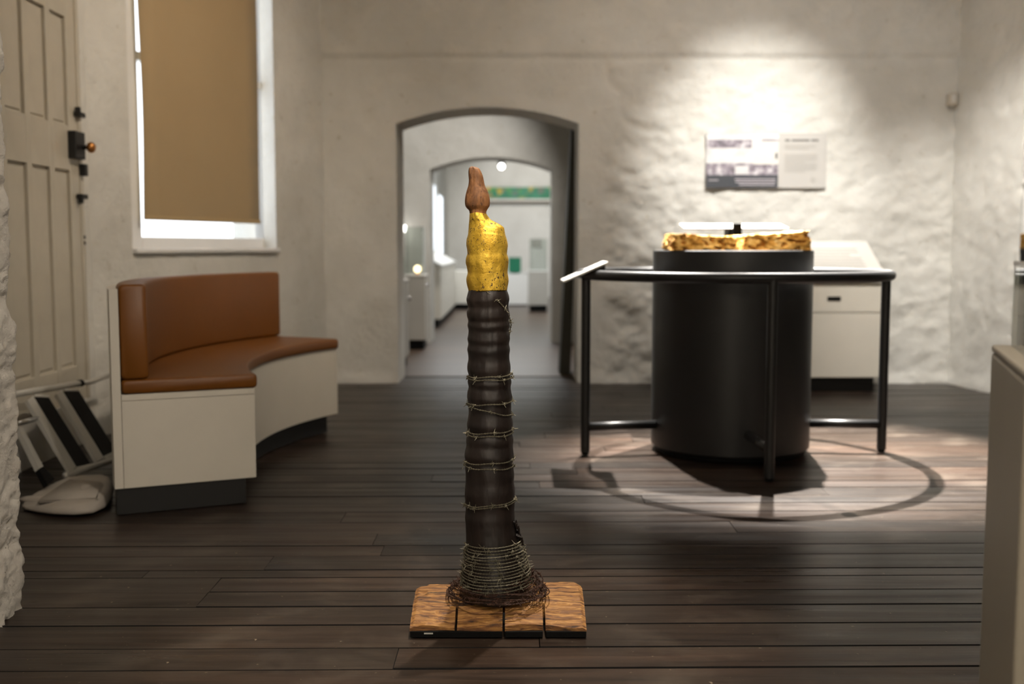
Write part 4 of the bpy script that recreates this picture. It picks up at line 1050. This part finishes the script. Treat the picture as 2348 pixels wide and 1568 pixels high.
bm = bmesh.new(); lathe(bm, [(oc.x, 10.75, 0.748 + 0.035 * (1 - math.cos(math.pi * k / 10)), max(0.002, 0.034 * math.sin(math.pi * k / 10)), max(0.002, 0.034 * math.sin(math.pi * k / 10))) for k in range(11)], 20); obj('globe', bm, 'lit_ornament', om, True)
bm = bmesh.new(); lathe(bm, [(oc.x, 10.75, 0.7301, 0.025, 0.025), (oc.x, 10.75, 0.737, 0.022, 0.022), (oc.x, 10.75, 0.752, 0.010, 0.010)], 20); obj('stand', bm, 'brass', om, True)
# round wall lamp left of the second arch
wlp = at_y(925, 524, 11.3)
wl_ = thing('wall_lamp', (wlp.x, 11.36, wlp.z - 0.05), 'small round white lamp on the wall left of the second arch', 'lamp')
bm = bmesh.new(); bmesh.ops.create_uvsphere(bm, u_segments=20, v_segments=12, radius=0.034); bmesh.ops.translate(bm, vec=(wlp.x, 11.32, wlp.z), verts=bm.verts); obj('globe', bm, 'lamp_glow', wl_, True)
tubeo('bracket', 'white_paint', [(wlp.x, 11.34, wlp.z), (wlp.x, 11.43, wlp.z)], 0.018, wl_)
# long sloping display desk in the far room
dk = thing('display_desk', (-1.1, 15.4, 0), 'long white display desk with sloping top on the left of the far room', 'desk')
dx0, dx1, dy0, dy1 = -1.24, -0.89, 13.6, 17.2
bm = bmesh.new(); hexa(bm, [(dx0, dy0, .1), (dx1, dy0, .1), (dx1, dy1, .1), (dx0, dy1, .1), (dx0, dy0, .93), (dx1, dy0, .74), (dx1, dy1, .74), (dx0, dy1, .93)]); obj('body', bm, 'white_board', dk)
bm = bmesh.new(); hexa(bm, [(dx0, dy0 - .01, .935), (dx1 + .01, dy0 - .01, .745), (dx1 + .01, dy1, .745), (dx0, dy1, .935), (dx0, dy0 - .01, .965), (dx1 + .01, dy0 - .01, .775), (dx1 + .01, dy1, .775), (dx0, dy1, .965)]); obj('sloping_top', bm, 'panel_white', dk)
boxo('kick_base', 'black_plastic', dx0, dx1 - 0.03, dy0 + 0.03, dy1, 0, .1, 0, dk)
cb_ = thing('low_cabinet', (-0.86, 17.75, 0), 'low white cabinet beyond the sloping display desk', 'cabinet')
boxo('body', 'white_board', -1.0, -0.45, 17.5, 18.0, 0.09, 0.62, 0.006, cb_); boxo('kick_base', 'black_plastic', -0.97, -0.48, 17.53, 18.0, 0, 0.09, 0, cb_)
g0 = at_z(1160, 701, 0.0); 
plinth('gallery_plinth', -0.10, 0.27, 18.6, 19.2, 0.53, 'white plinth carrying a green card in the far room', 'panel_white', 0.02, 0.02)
o = thing('green_card', (0.06, 18.8, 0.545), 'green upright card on the white plinth in the far room', 'card')
boxo('card', 'green_card', -0.06, 0.155, 18.8, 18.815, 0.56, 0.82, 0.002, o); boxo('card_foot', 'black_plastic', -0.02, 0.12, 18.77, 18.85, 0.545, 0.56, 0.001, o)
plinth('gallery_plinth', 0.255, 0.56, 16.85, 17.3, 0.62, 'grey plinth with empty glass case, right side of far room', 'gallery_grey', 0.10)
case(0.275, 0.54, 16.88, 17.27, 0.635, 1.12, 'empty glass case on the grey plinth in the far room')
sg0 = at_y(1219, 567, 21.97); sg1 = at_y(1243, 548, 21.97)
o = thing('wall_sign', ((sg0.x + sg1.x) / 2, 21.97, sg0.z), 'small grey sign on the far wall above the grey plinth', 'sign')
boxo('board', 'gallery_grey', sg0.x, sg1.x, 21.96, 21.985, sg0.z, sg1.z, 0.004, o)
fr0 = at_y(1108, 456, 21.9); fr1 = at_y(1290, 429, 21.9)
o = thing('painted_frieze', ((fr0.x + fr1.x) / 2, 21.9, fr0.z), 'long colourful green and yellow frieze on a shelf of the far wall', 'frieze')
boxo('painting', 'frieze_print', fr0.x, fr1.x, 21.9, 21.93, fr0.z, fr1.z, 0.002, o)
o = thing('wall_shelf', ((fr0.x + fr1.x) / 2, 21.9, fr0.z - 0.05), 'long pale shelf under the colourful frieze on the far wall', 'shelf')
boxo('shelf_board', 'panel_white', fr0.x - 0.05, fr1.x + 0.05, 21.8, 21.985, fr0.z - 0.045, fr0.z - 0.003, 0.004, o); boxo('shelf_rail', 'blind_hem', fr0.x - 0.05, fr1.x + 0.05, 21.9, 21.98, fr0.z - 0.075, fr0.z - 0.046, 0.002, o)
# ceiling spotlight glimpsed through the second arch
sp_ = at_y(1150, 379, 17.5)
o = thing('ceiling_spotlight', (sp_.x, 17.5, sp_.z), 'bright ceiling spotlight seen through the second arch', 'spotlight')
bm = bmesh.new(); tube(bm, [(sp_.x, 17.42, sp_.z - 0.02), (sp_.x, 17.6, sp_.z + 0.07)], 0.055, 18); obj('housing', bm, 'black_metal', o, True)
bm = bmesh.new(); bmesh.ops.create_uvsphere(bm, u_segments=18, v_segments=10, radius=0.045); bmesh.ops.translate(bm, vec=(sp_.x, 17.41, sp_.z - 0.025), verts=bm.verts); obj('bulb', bm, 'lamp_glow', o, True)
tubeo('drop_rod', 'black_metal', [(sp_.x, 17.55, sp_.z + 0.05), (sp_.x, 17.55, 3.6)], 0.012, o)
